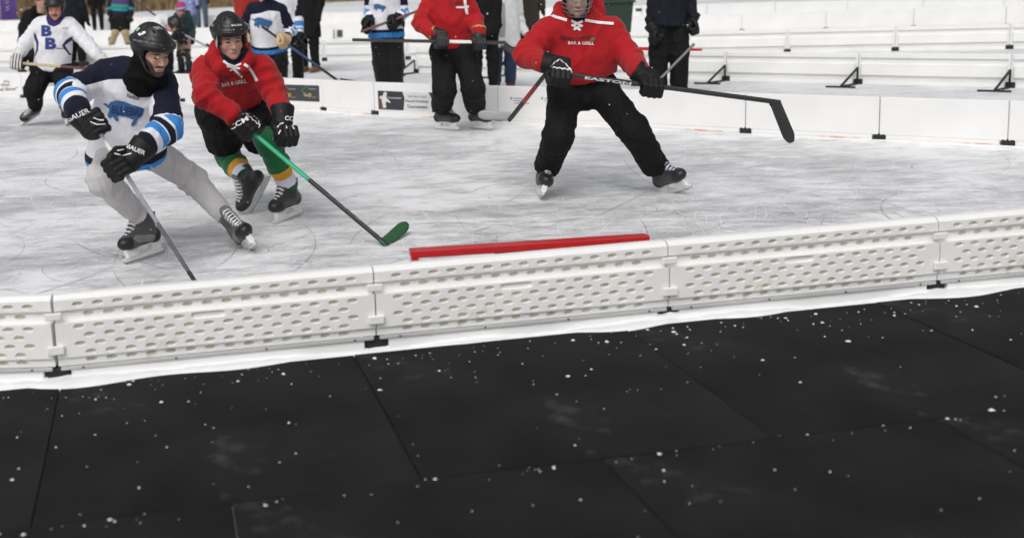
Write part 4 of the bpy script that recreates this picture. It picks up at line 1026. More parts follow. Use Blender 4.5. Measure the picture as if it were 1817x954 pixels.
def joints(base, H=1.75, face=(0, -1), over=None, look=None, stance=0.11, Yoff=0.0):
    """a standing figure on the ice at a picture point, then moved joint by joint to the pose seen"""
    b = G(*base); fr = nrm(A(face[0], face[1], 0)); lat = nrm(np.cross(A(0, 0, 1), fr)) * -1.0
    if lat[0] < 0: lat = -lat
    z = lambda q: A(0, 0, q * H); k = H / 1.78
    J = dict(front=fr, pel=b + z(0.545), neck=b + z(0.86), head=b + z(0.935) + fr * 0.03)
    for s_, q in ((-1, 'L'), (1, 'R')):
        J['hip' + q] = b + lat * s_ * 0.09 * k + z(0.51); J['kn' + q] = b + lat * s_ * stance * k + fr * 0.03 + z(0.285); J['an' + q] = b + lat * s_ * stance * k + z(0.05)
        J['sh' + q] = b + lat * s_ * 0.175 * k + z(0.815); J['el' + q] = b + lat * s_ * 0.245 * k + z(0.63) - fr * 0.03; J['wr' + q] = b + lat * s_ * 0.24 * k + z(0.485) + fr * 0.08
    J['base'] = b; J['lat'] = lat
    for q, v in (over or {}).items():
        J[q] = P(v[0], v[1], b[1] + v[2]) if len(v) == 3 and not isinstance(v, np.ndarray) else np.array(v, float)
    lk = nrm(A(*(look if look is not None else (fr[0], fr[1], -0.08)))); J['HR'] = frame3(lk, A(0, 0, 1))
    return J
# ------------------------------------------------------------------ cloth colours
NAVY = (0.006, 0.007, 0.022); BLUE = (0.045, 0.23, 0.60); JW = (0.74, 0.74, 0.79); RED = (0.38, 0.009, 0.013); BLK = (0.011, 0.011, 0.012)
def cloth(name, c, layers=(), **k):
    a = dict(rough=0.85, spec=0.25, var=0.10, vscale=9, bump=0.25, bscale=160, fold=0.55, fscale=8.5, sheen=0.15); a.update(k); return mat(name, c, layers=layers, **a)
C_JERSEY = cloth('jersey_white', JW, (('blue', BLUE), ('lite', (0.68, 0.68, 0.72)), ('navy', NAVY)), sheen=0.03)
C_GREY = cloth('sweatpants_grey', (0.54, 0.52, 0.525), (('seam', (0.12, 0.115, 0.12)),), fold=0.7)
C_RED = cloth('hoodie_red', RED, (('under', (0.008, 0.010, 0.03)), ('edge', (0.25, 0.006, 0.008))), sheen=0.1)
C_BLK = cloth('trousers_black', (0.0085, 0.0085, 0.009), spec=0.2, fold=1.0, fscale=11, sheen=0.0, speck=(55, 0.77, (0.4, 0.4, 0.4)))
C_SOCK = cloth('sock_green', (0.008, 0.115, 0.042), (('gold', (0.62, 0.31, 0.02)), ('white', (0.66, 0.64, 0.76)), ('green2', (0.006, 0.10, 0.04))), fold=0.5, fscale=14)
C_BB = cloth('jersey_bb', (0.72, 0.72, 0.75), (('navy', (0.03, 0.022, 0.11)),), sheen=0.1)
C_NECK = cloth('neck_gaiter', (0.006, 0.006, 0.0065), spec=0.1, sheen=0.0)
H_BLK = mat('helmet_black', (0.009, 0.009, 0.0095), 0.42, var=0.15, vscale=12, bump=0.05, bscale=200)
VISOR = mat('clear_guard', (0.16, 0.17, 0.17), 0.15, var=0.1, coat=0.5)
CARBON = mat('carbon_grey', (0.10, 0.105, 0.115), 0.35, var=0.3, vscale=25, coat=0.3); CARB_S = mat('carbon_silver', (0.30, 0.31, 0.33), 0.35, var=0.2, vscale=25, coat=0.3); SBLACK = mat('stick_black', (0.014, 0.014, 0.015), 0.4, coat=0.3, var=0.2)
TAPE = mat('white_tape', (0.80, 0.80, 0.74), 0.8, var=0.12, vscale=40, bump=0.3); SGREEN = mat('stick_green', (0.02, 0.42, 0.20), 0.35, coat=0.4, var=0.1); BGREEN = mat('blade_green', (0.025, 0.10, 0.035), 0.5, var=0.25, vscale=30)
SWOOD = mat('stick_wood', (0.50, 0.40, 0.24), 0.6, var=0.15, vscale=15); SMAR = mat('stick_maroon', (0.09, 0.02, 0.018), 0.4, var=0.2); SRED = mat('stick_red', (0.35, 0.03, 0.025), 0.45, var=0.2); BGREY = mat('blade_grey', (0.40, 0.41, 0.42), 0.5, var=0.15); SBLUE = mat('stick_blue', (0.04, 0.07, 0.16), 0.4, var=0.2)

def lettering(person_part, s, x0, y0, x1, y1, h, m, **k): return lay_text('lettering', s, x0, y0, x1, y1, h, bvh_of(person_part), m, person_part, **k)
BUFFALO = np.array([(302, 568), (318, 562), (338, 575), (352, 556), (390, 544), (440, 552), (490, 572), (540, 585), (575, 600), (562, 640), (545, 655), (526, 672), (518, 697), (500, 714), (486, 708), (490, 690), (504, 672), (470, 656), (430, 648), (405, 643), (396, 652), (408, 672), (398, 682), (384, 676), (366, 648), (352, 662), (338, 655), (334, 638), (342, 612), (345, 600), (325, 582)], float)
EMB_D = mat('emblem_dark', (0.010, 0.014, 0.035), 0.8); EMB_B = mat('emblem_blue', (0.035, 0.115, 0.28), 0.8); EMB_N = mat('emblem_mid', (0.012, 0.035, 0.11), 0.8)
def emblem(part, to, words=None):
    b = bvh_of(part); pts = [to(x, y) for x, y in BUFFALO]; c = np.mean(pts, axis=0)
    big = []
    n = len(pts)
    for i in range(n):
        t = nrm(pts[(i + 1) % n] - pts[i - 1]); nn = A(-t[1], t[0]); big.append(pts[i] + nn * (0.020 * np.linalg.norm(pts[8] - pts[0])))
    e = lay_poly('emblem', big, b, EMB_D, part, 0.004, 3.0)
    lay_poly('emblem_fill', pts, b, EMB_B, part, 0.007, 3.0)
    if words:
        p0 = to(356, 632); p1 = to(552, 652); lay_text('lettering', words, *p0, *p1, np.linalg.norm(to(356, 560) - to(356, 616)), b, EMB_N, part, bold=0.035, off=0.010)

# ------------------------------------------------------------------ player in the white and navy jersey
def player_one():
    B1 = G(258, 461); p = root('person', B1 * A(1, 1, 0), 'bearded hockey player in white and navy buffalo jersey with grey sweatpants', 'person', 'hockey players')
    Yb = B1[1]
    f1 = nrm(A(-0.62, -0.78, 0)); U1 = nrm(P(246, 405, Yb + 0.02) - B1)
    an1, _ = skate(p, B1 + A(0, 0, 0.004), U1, f1, SK_A, RED_T, LACE)
    B2 = G(450, 447); U2 = nrm(P(412, 392, B2[1] + 0.05) - B2); an2, _ = skate(p, B2 + A(0, 0, 0.004), U2, A(0.42, -0.9, 0.0), SK_A, GRY_T, LACE)
    Yp = Yb + 0.12
    J = dict(pel=P(230, 250, Yp), hipL=P(203, 266, Yp), hipR=P(258, 262, Yp), anL=an1, anR=an2)
    J['knL'] = joint_between(182, 317, J['hipL'], 0.44, an1, 0.42); J['knR'] = joint_between(341, 318, J['hipR'], 0.44, an2, 0.42)
    Ys = Yb - 0.06
    J['shL'] = P(186, 134, Ys + 0.02); J['shR'] = P(287, 152, Ys - 0.02); J['neck'] = P(258, 128, Ys - 0.10); J['head'] = P(271, 94, Ys - 0.16)
    J['front'] = nrm(np.cross(J['shR'] - J['shL'], J['pel'] - (J['shL'] + J['shR']) / 2)); 
    if J['front'][1] > 0: J['front'] = -J['front']
    J['HR'] = frame3(A(0.66, -0.72, -0.28), A(0.03, 0, 1))
    heel = G(354, 512); butt = P(158, 206, Ys - 0.42)
    sd_ = nrm(heel - butt); onst = lambda px, py: min((butt + sd_ * t for t in np.linspace(0, 1.4, 281)), key=lambda q: np.hypot(*(A(*proj(q)) - A(px, py))))
    g1, g2 = onst(168, 221), onst(219, 290)
    J['wrL'] = P(139, 199, g1[1] + 0.07); J['wrR'] = P(250, 263, g2[1] + 0.09)
    J['elL'] = joint_between(125, 166, J['shL'], 0.29, J['wrL'], 0.25, near=False); J['elR'] = joint_between(298, 226, J['shR'], 0.29, J['wrR'], 0.25, near=False)
    body(p, J, SKIN_B)
    # grey sweatpants
    s = leg_solid(J, 0.125, 0.098, 0.084, 0.056, -0.065); V, F = s.mesh(0.013)
    sm = np.full(len(V), -1.0)
    for k in 'LR':
        a, b = J['hip' + k], J['an' + k]; m_ = J['kn' + k]; sidev = nrm(A(1, 0.25, 0.1))
        for c0, c1 in ((a, m_), (m_, b)):
            t, dist = limb_t(V, c0, c1); e = nrm(c1 - c0); q = V - c0; q = q - np.outer(q @ e, e); n2 = nrm(np.cross(e, A(0.3, -1, 0)))
            off = q @ n2; sid = q @ nrm(np.cross(n2, e)); sm = np.maximum(sm, np.where((t > 0) & (t < 1) & (np.abs(off) > 0.03), 0.0022 - np.abs(sid + 0.015), -1) if k == 'R' else -1)
    V = wrinkle(V, F, limbs_of(J, True, False), 0.006, 13, 0.010)
    obj('sweatpants', V, F, C_GREY, p, True, attrs={'seam': sm})
    q = MB(); q.box(P(247, 384, an1[1] + 0.03), (0.013, 0.006, 0.030), bev=0.004); q.build('pull_tab', RED_T, p)
    # jersey
    s, U, lat, ax, Hm = top_solid(J, 0.205, 0.64, (0.088, 0.080, 0.066), 0.10, 0.245, -0.08, 0.075, hemd=1.15, cutax=nrm(A(0.06, 0.33, -0.94)), hshift=J['front'] * 0.05)
    ax = nrm(A(0.06, 0.33, -0.94))
    V, F = s.mesh(0.012); Ym = U[1]
    tL, dL = limb_t(V, J['elL'], J['wrL']); tR, dR_ = limb_t(V, J['elR'], J['wrR']); uL, eL = limb_t(V, J['shL'], J['elL']); uR, eR = limb_t(V, J['shR'], J['elR'])
    onL = (dL < 0.11) & (dL < dR_) ; onR = (dR_ < 0.105)
    torso = np.minimum(eL, dL) * 0 + 1
    sleeve_u = lambda t, u: np.where(t > -0.02, t * 0.25, (u - 1) * 0.28)
    sL = np.where(dL <= eL, tL * 0.25, (uL - 1) * 0.28); sR = np.where(dR_ <= eR, tR * 0.25, (uR - 1) * 0.28)
    inL = (np.minimum(dL, eL) < 0.108); inR = (np.minimum(dR_, eR) < 0.106) & (V[:, 0] > proj_x_at(232, V))
    def bands(s_, on, spec): return np.where(on, np.max([w - np.abs(s_ - c) for c, w in spec], axis=0), -1)
    blue = np.maximum(bands(sL, inL, [(-0.01, 0.026), (0.105, 0.026)]), bands(sR, inR, [(0.0, 0.027), (0.115, 0.026)]))
    lite = np.maximum(bands(sL, inL, [(-0.045, 0.009)]), bands(sR, inR, [(-0.035, 0.009), (0.033, 0.006)]))
    navb = np.maximum(np.where(inL, np.maximum(0.020 - np.abs(sL - 0.05), sL - 0.185), -1), np.where(inR, np.maximum(0.020 - np.abs(sR - 0.062), sR - 0.19), -1))
    navb = np.where(navb > 0, np.where(inL & (sL < 0.15), np.minimum(navb, (J['elL'][0] + 0.03 - V[:, 0])), navb), navb)
    yoke = np.maximum(polyfield(V, pxpoly([(60, 158), (104, 150), (138, 156), (165, 146), (200, 138), (228, 137), (248, 148), (275, 110), (240, 70), (60, 90)], Ym)),
                      polyfield(V, pxpoly([(258, 150), (278, 162), (284, 178), (282, 196), (276, 208), (292, 222), (345, 262), (345, 110), (280, 100)], Ym)))
    yoke = np.where(blue > -0.012, np.minimum(yoke, -blue - 0.010), yoke); yoke = np.where(((sL > -0.03) & inL) | ((sR > -0.03) & inR), -0.01, yoke)
    hz = (V - Hm) @ -ax; body_ = (np.minimum(dL, eL) > 0.10) & (np.minimum(dR_, eR) > 0.09)
    blue = np.maximum(blue, np.where(body_ & (hz < 0.2), 0.035 - hz, -1)); hemn = np.where(body_, 0.024 - np.abs(hz - 0.056), -1)
    V2 = wrinkle(V, F, limbs_of(J), 0.009, 13, 0.010)
    j = obj('jersey', V2, F, C_JERSEY, p, True, attrs={'blue': blue, 'lite': lite, 'navy': np.maximum(np.maximum(yoke, navb), hemn)})
    to = lambda x, y: A(100 + x / 3.67, 30 + y / 3.67)
    emblem(j, to, 'BLUEBRI')
    b = bvh_of(j); lay_text('lettering', 'Reebok', 224, 172.5, 247, 178.5, 6.5, b, INK, j)
    for pts in ([(229, 152), (246, 166)], [(232, 158), (248, 155)], [(236, 163), (249, 157), (246, 165)], [(236, 150), (252, 170)]): lay_ribbon('lace', pts, 2.2, b, WHITE, j)
    lay_poly('collar_patch', [(237, 139), (258, 146), (254, 157), (243, 157)], b, mat('collar_grey', (0.45, 0.45, 0.43), 0.8), j, 0.006)
    # neck gaiter, helmet
    s = Solid(); R = J['HR']; H_ = J['head']
    s.cone(J['neck'] + A(-0.02, 0.02, -0.04), H_ + R @ A(0, -0.02, -0.08), 0.105, 0.080, 0.03); s.cone(J['neck'] + A(-0.07, 0.04, -0.01), J['neck'] + A(0.07, 0.0, -0.035), 0.06, 0.06, 0.03); s.cone(H_ + R @ A(0, -0.02, -0.09), H_ + R @ A(0, -0.025, 0.02), 0.086, 0.094, 0.03)
    s.cone(H_ + R @ A(0, 0.02, -0.135), J['neck'] + R @ A(0, 0.04, -0.02), 0.055, 0.072, 0.03)
    s.cone(H_ + R @ A(0, 0.07, -0.02), H_ + R @ A(0, 0.2, -0.02), 0.068, 0.12, 0.01, op='s'); s.cone(H_ + R @ A(0, 0.08, -0.07), H_ + R @ A(0, 0.2, -0.07), 0.052, 0.08, 0.01, op='s')
    V, F = s.mesh(0.009); obj('neck_gaiter', wrinkle(V, F, ((J['neck'], A(0.2, 0, 1), 0.13),), 0.006, 20, 0.010), F, C_NECK, p, True)
    h = helmet(p, H_, R, H_BLK, None, True); hb = bvh_of(h)
    lay_poly('sticker', [(244, 60), (257, 55), (259, 59), (247, 64)], hb, WHITE, h, 0.002); lay_poly('sticker', [(240, 53), (245, 48), (249, 50), (243, 56)], hb, mat('sticker_green', (0.3, 0.6, 0.35), 0.6), h, 0.002); lay_poly('sticker', [(270, 48), (283, 47), (289, 52), (279, 53)], hb, PM, h, 0.002)
    lay_text('lettering', 'BAUER', 236, 72, 252, 76, 3, hb, PM, h, off=0.003)
    for x, y in ((286, 80), (304, 79), (290, 86)): lay_poly('rivet', [(x, y), (x + 1.6, y), (x + 1.6, y + 1.6), (x, y + 1.6)], hb, STEEL, h, 0.002)
    ga = glove(p, g1, J['wrL'], -sd_, GL_BK, 1, 1.24); gb_ = glove(p, g2, J['wrR'], -sd_, GL_BK, -1, 1.24)
    lay_text('lettering', 'BAUER', 122, 217, 160, 199, 9, bvh_of(ga), WHITE, ga, bold=0.02); lay_text('lettering', 'BAUER', 224, 262, 256, 276, 8, bvh_of(gb_), WHITE, gb_, bold=0.02)
    for part, pts in ((ga, [(160, 216), (172, 221), (187, 220)]), (ga, [(166, 209), (176, 213), (184, 213)]), (gb_, [(203, 272), (217, 276), (233, 272)]), (gb_, [(208, 267), (220, 265)])): lay_ribbon('trim', pts, 2.0, bvh_of(part), WHITE, part)
    o, d, R_ = stick('hockey_stick', butt, heel, A(0.3, -0.95, 0.0), 'grey hockey stick with white taped grip reaching down behind the near boards', [SBLACK, TAPE, CARB_S, CARBON, SBLACK], SBLACK, split=(0.06, 0.30, 0.62, 0.90))
def proj_x_at(px, V): return CAM[0] + (px - PPX) / FPX * V[:, 1] * 1.0
player_one()

# ------------------------------------------------------------------ hoodies
def hood(s, J, r=0.055, up=0.06):
    R = J['HR']; n = J['neck']; fr = J['front']; lat = nrm(J['shR'] - J['shL']); u = nrm(J['neck'] - J['pel'])
    ring = [n + fr * 0.10 - u * 0.13, n + lat * 0.075 + fr * 0.06 - u * 0.01, n + lat * 0.115 - fr * 0.02 + u * 0.03, n + lat * 0.07 - fr * 0.10 + u * up, n - fr * 0.13 + u * up, n - lat * 0.07 - fr * 0.10 + u * up, n - lat * 0.115 - fr * 0.02 + u * 0.03, n - lat * 0.075 + fr * 0.06 - u * 0.01]
    rr = [0.022, 0.030, r * 0.78, r * 1.05, r * 1.2, r * 1.05, r * 0.78, 0.030]
    for i in range(8): s.cone(ring[i], ring[(i + 1) % 8], rr[i], rr[(i + 1) % 8], 0.025)
def hoodie(p, J, vpts, w=0.19, hem=0.06, hemw=0.19, arm=(0.085, 0.074, 0.062), vox=0.013, belly=0.02, m=None, hoodr=0.055, d=0.68, hemd=1.08):
    s, U, lat, ax, Hm = top_solid(J, w, d, arm, hem, hemw, -0.06, 0.075, belly, hemd); hood(s, J, hoodr)
    V, F = s.mesh(vox)
    und = polyfield(V, pxpoly(vpts, J['neck'][1])) if vpts else np.full(len(V), -1.0)
    und = np.where((V - J['neck']) @ J['front'] > -0.02, und, -1)
    hz = (V - Hm) @ -ax
    dist = np.min([limb_t(V, J[a + k], J[b + k])[1] for k in 'LR' for a, b in (('sh', 'el'), ('el', 'wr'))], axis=0)
    edge = np.where(dist > 0.1, 0.004 - np.abs(hz - 0.05), -1)
    return obj('hoodie', wrinkle(V, F, limbs_of(J), 0.012, 13, 0.012), F, m or C_RED, p, True, attrs={'under': und, 'edge': edge})

def player_two():
    B1 = G(513, 391); Yb = B1[1]; p = root('person', B1 * A(1, 1, 0), 'smiling hockey player in red hoodie with green gold and white socks', 'person', 'hockey players')
    f1 = nrm(G(499, 394) - G(529, 384)); an1, _ = skate(p, B1 + A(0, 0, 0.004), nrm(P(506, 348, Yb + 0.0) - B1), f1, SK_B, GRY_T, LACE)
    B2 = P(463, 349, Yb + 0.34); an2, _ = skate(p, B2, nrm(A(-0.50, -0.62, 0.55)), nrm(A(-0.26, -0.02, -0.96)), SK_B, GRY_T, LACE)
    Yp = Yb + 0.30
    J = dict(pel=P(412, 184, Yp), hipL=P(389, 196, Yp), hipR=P(436, 195, Yp), anL=an2, anR=an1)
    J['knL'] = joint_between(404, 276, J['hipL'], 0.43, an2, 0.40); J['knR'] = joint_between(477, 256, J['hipR'], 0.43, an1, 0.42)
    Ys = Yb - 0.10
    J['shL'] = P(366, 123, Ys + 0.02); J['shR'] = P(466, 122, Ys); J['neck'] = P(409, 110, Ys - 0.10); J['head'] = P(408, 68, Ys - 0.14)
    J['front'] = nrm(A(0.08, -0.86, -0.5)); J['HR'] = frame3(A(0.30, -0.93, -0.20), A(-0.05, 0, 1))
    heel = G(689, 437); butt = P(424, 214, Yb - 0.42); sd_ = nrm(heel - butt)
    onst = lambda px, py: min((butt + sd_ * t for t in np.linspace(0, 1.4, 281)), key=lambda q: np.hypot(*(A(*proj(q)) - A(px, py))))
    g1 = onst(440, 228); g2 = P(507, 236, Yb - 0.42)
    J['wrL'] = P(413, 204, g1[1] + 0.06); J['wrR'] = P(502, 205, g2[1] + 0.08)
    J['elL'] = joint_between(366, 168, J['shL'], 0.29, J['wrL'], 0.25, near=False); J['elR'] = joint_between(489, 168, J['shR'], 0.29, J['wrR'], 0.25, near=False)
    body(p, J, SKIN)
    # socks over the shins
    for k, rr in (('L', (0.086, 0.082, 0.066)), ('R', (0.078, 0.075, 0.064))):
        a, b = J['kn' + k], J['an' + k]; e = nrm(b - a); end = b + e * 0.012; s = Solid(); th = J['hip' + k] * 0.45 + a * 0.55
        s.cone(th, a, rr[0] + 0.012, rr[0], 0.03); s.cone(a, a + (end - a) * 0.45, rr[0], rr[1], 0.03); s.cone(a + (end - a) * 0.45, end, rr[1], rr[2], 0.03); s.cut(end, e, 0.14, 0.2)
        V, F = s.mesh(0.011); t = ((V - a) @ e) / np.linalg.norm(end - a); L = np.linalg.norm(end - a)
        sh_ = 0.10 if k == 'L' else 0.02; gold = L * (0.09 - np.abs(t - 0.585 - sh_)); wh = L * (0.10 - np.abs(t - 0.775 - sh_)); obj('sock', wrinkle(V, F, ((a, e, 0.16), (a + e * 0.15, e, 0.12)), 0.003, 25, 0.005), F, C_SOCK, p, True, attrs={'gold': gold, 'white': wh, 'green2': L * (t - 0.875 - sh_)})
    # padded shorts
    s = Solid(); fr = J['front']
    s.cone(J['hipL'], J['hipR'], 0.165, 0.165, 0.05); s.cone(J['pel'] + A(0.02, -0.12, 0.10), J['pel'], 0.15, 0.17, 0.05)
    for k, st in (('L', 0.66), ('R', 0.74)):
        a, b = J['hip' + k], J['kn' + k]; e = nrm(b - a); q = a + (b - a) * st; s.cone(a, q, 0.150, 0.138, 0.05); s.cut(q + e * 0.03, e, 0.22, 0.3)
    V, F = s.mesh(0.014); obj('hockey_pants', wrinkle(V, F, limbs_of(J, True, False), 0.006, 14, 0.004), F, C_BLK, p, True)
    h = hoodie(p, J, [(380, 84), (444, 84), (436, 101), (424, 113), (413, 117), (400, 106)], 0.185, -0.10, 0.185)
    b = bvh_of(h)
    for pts, w in (([(396, 108), (412, 120), (430, 138)], 4.4), ([(400, 112), (416, 118), (428, 113)], 3.6), ([(408, 126), (418, 120), (426, 122)], 3.2), ([(402, 118), (424, 122)], 3.0), ([(433, 114), (441, 119), (448, 129), (456, 144)], 5.0)): lay_ribbon('lace', pts, w, b, WHITE, h)
    lay_text('lettering', 'BAR & GRILL', 394, 155, 438, 147, 7, b, WHITE, h, bold=0.02); lay_text('lettering', 'Spinners', 398, 143, 438, 134, 8, b, INK, h, bold=0.01, shear=0.3)
    hm = helmet(p, J['head'], J['HR'], H_BLK, VISOR, True); hb = bvh_of(hm)
    lay_text('lettering', 'BAUER', 411, 47, 430, 46, 3.4, hb, WHITE, hm, off=0.002); lay_text('lettering', 'ITECH', 371, 46, 379, 47, 3, hb, WHITE, hm, off=0.002); lay_poly('sticker', [(378, 34), (382, 30), (383, 33), (379, 37)], hb, WHITE, hm, 0.002)
    for x, y in ((414, 52), (427, 51)): lay_poly('rivet', [(x, y), (x + 1.6, y), (x + 1.6, y + 1.6), (x, y + 1.6)], hb, STEEL, hm, 0.002)
    ga = glove(p, g1, J['wrL'], -sd_, GL_BK, 1, 1.26); gb_ = glove(p, g2, J['wrR'], nrm(A(-0.9, -0.35, 0.1)), GL_BK, -1, 1.26)
    lay_text('lettering', 'CCM', 409, 232, 442, 213, 9, bvh_of(ga), WHITE, ga, bold=0.03); lay_text('lettering', 'CCM', 505, 213, 528, 216, 8, bvh_of(gb_), WHITE, gb_, bold=0.03)
    for part, pts in ((gb_, [(492, 226), (497, 220), (503, 218)]), (gb_, [(508, 222), (509, 228)]), (gb_, [(518, 222), (522, 229)]), (gb_, [(494, 238), (498, 231)])): lay_ribbon('trim', pts, 2.2, bvh_of(part), WHITE, part)
    o, d, R_ = stick('hockey_stick', butt, heel, A(0.42, 0.90, 0.05), 'green and black hockey stick with green blade beside the red goal', [SGREEN, SBLACK], BGREEN, split=(0.48,), curve=-0.05)
    q = MB(); w = R_[:, 1] if R_[1, 1] < 0 else -R_[:, 1]
    for i, ch in enumerate('WARRIOR'):
        V, F = text2d(ch, 0.03); c = butt + d * (np.linalg.norm(heel - butt) * (0.62 + i * 0.045))
        up_ = nrm(R_[:, 0]); obj('lettering', [c + d * (u - 0.5) * 0.045 + up_ * (v - 0.5) * 0.018 * (1 if up_[2] > 0 else -1) + w * 0.0125 for u, v in V], F, PM, o)
player_two()

def player_three():
    B1 = G(957, 352); Yb = B1[1]; p = root('person', B1 * A(1, 1, 0), 'hockey player in red hoodie and black trousers wearing a wire face cage', 'person', 'hockey players')
    an1, _ = skate(p, B1 + A(0, 0, 0.004), nrm(P(968, 312, Yb + 0.03) - B1), A(-0.12, -1, 0), SK_B, LIL_T, LACE_L)
    B2 = G(1203, 344); an2, _ = skate(p, B2 + A(0, 0, 0.004), nrm(P(1172, 296, B2[1] + 0.03) - B2), A(0.55, -0.83, 0), SK_B, LIL_T, LACE_L)
    Yp = Yb + 0.08; Ys = Yb + 0.0
    J = dict(pel=P(1036, 138, Yp), hipL=P(1004, 160, Yp), hipR=P(1066, 158, Yp), anL=an1, anR=an2)
    J['knL'] = joint_between(992, 240, J['hipL'], 0.42, an1, 0.42); J['knR'] = joint_between(1122, 228, J['hipR'], 0.44, an2, 0.43)
    J['shL'] = P(970, 56, Ys); J['shR'] = P(1084, 56, Ys); J['neck'] = P(1024, 36, Ys - 0.03); J['head'] = P(1022, -4, Ys - 0.08)
    J['front'] = nrm(A(-0.03, -0.99, -0.1)); J['HR'] = frame3(A(-0.05, -0.98, -0.16), A(0, 0, 1))
    butt = P(972, 128, Ys - 0.36); heel = P(1385, 182, Ys - 0.46); sd_ = nrm(heel - butt)
    onst = lambda px, py: min((butt + sd_ * t for t in np.linspace(0, 1.7, 281)), key=lambda q: np.hypot(*(A(*proj(q)) - A(px, py))))
    g1, g2 = onst(994, 131), onst(1157, 152)
    J['wrL'] = P(965, 113, g1[1] + 0.08); J['wrR'] = P(1136, 131, g2[1] + 0.08)
    J['elL'] = joint_between(935, 98, J['shL'], 0.29, J['wrL'], 0.25, near=False); J['elR'] = joint_between(1119, 104, J['shR'], 0.29, J['wrR'], 0.25, near=False)
    body(p, J, SKIN)
    s = leg_solid(J, 0.13, 0.114, 0.097, 0.092, -0.015); V, F = s.mesh(0.014); obj('trousers', wrinkle(V, F, limbs_of(J, True, False), 0.007, 14, 0.006), F, C_BLK, p, True)
    h = hoodie(p, J, [(1008, 20), (1036, 20), (1032, 36), (1012, 36)], 0.21, -0.02, 0.235, (0.090, 0.084, 0.07), 0.014, 0.03, hemd=0.82); b = bvh_of(h)
    for pts, w in (([(968, 21), (985, 30), (1006, 36)], 5), ([(1038, 36), (1062, 40), (1089, 42)], 5), ([(1014, 37), (1034, 47)], 4), ([(1014, 46), (1034, 38)], 4), ([(1018, 53), (1030, 46)], 4), ([(1018, 46), (1030, 54)], 4)): lay_ribbon('lace', pts, w, b, WHITE, h)
    lay_text('lettering', 'BAR & GRILL', 1008, 79, 1054, 80, 5.5, b, WHITE, h, bold=0.02); lay_text('lettering', 'Spinners', 992, 73, 1050, 71, 9, b, INK, h, bold=0.01, shear=0.3); lay_poly('print', [(1046, 68), (1055, 67), (1056, 72), (1048, 73)], b, PGR, h)
    s = Solid(); s.cone(P(1062, 26, Ys + 0.08), P(1060, -6, Ys + 0.1), 0.05, 0.03, 0.02); s.cone(P(1040, 20, Ys + 0.12), P(1056, -2, Ys + 0.13), 0.06, 0.045, 0.02); V, F = s.mesh(0.012); obj('hood_peak', wrinkle(V, F, (), 0.006, 20, 0), F, C_RED, h, True, attrs={'under': np.full(len(V), -1.0), 'edge': np.full(len(V), -1.0)})
    helmet(p, J['head'], J['HR'], H_BLK, None, True, mat('cage_wire', (0.30, 0.30, 0.31), 0.35, metal=0.6))
    ga = glove(p, g1, J['wrL'], -sd_, GL_BK, 1, 1.25); gb_ = glove(p, g2, J['wrR'], -sd_, GL_BK, -1, 1.25)
    o, d, R_ = stick('hockey_stick', butt, heel, A(0.45, 0.3, -0.84), 'black hockey stick with white letters held across by the caged player', [SBLACK], SBLACK)
    w = R_[:, 1] if R_[1, 1] < 0 else -R_[:, 1]; V, F = text2d('EASTON', 0.03); L = np.linalg.norm(heel - butt); up_ = R_[:, 0] * (1 if R_[2, 0] > 0 else -1)
    obj('lettering', [butt + d * (0.24 + u * 0.30) + up_ * (v - 0.5) * 0.020 + w * 0.0115 for u, v in V], F, WHITE, o)
    stick('hockey_stick', P(990, 104, Ys + 0.12), P(903, 214, Ys + 0.62), A(-0.55, 0.82, -0.02), 'dark hockey stick with red band and pale grey blade behind the caged player', [SBLACK, SRED, SBLACK], BGREY, split=(0.42, 0.68))
player_three()

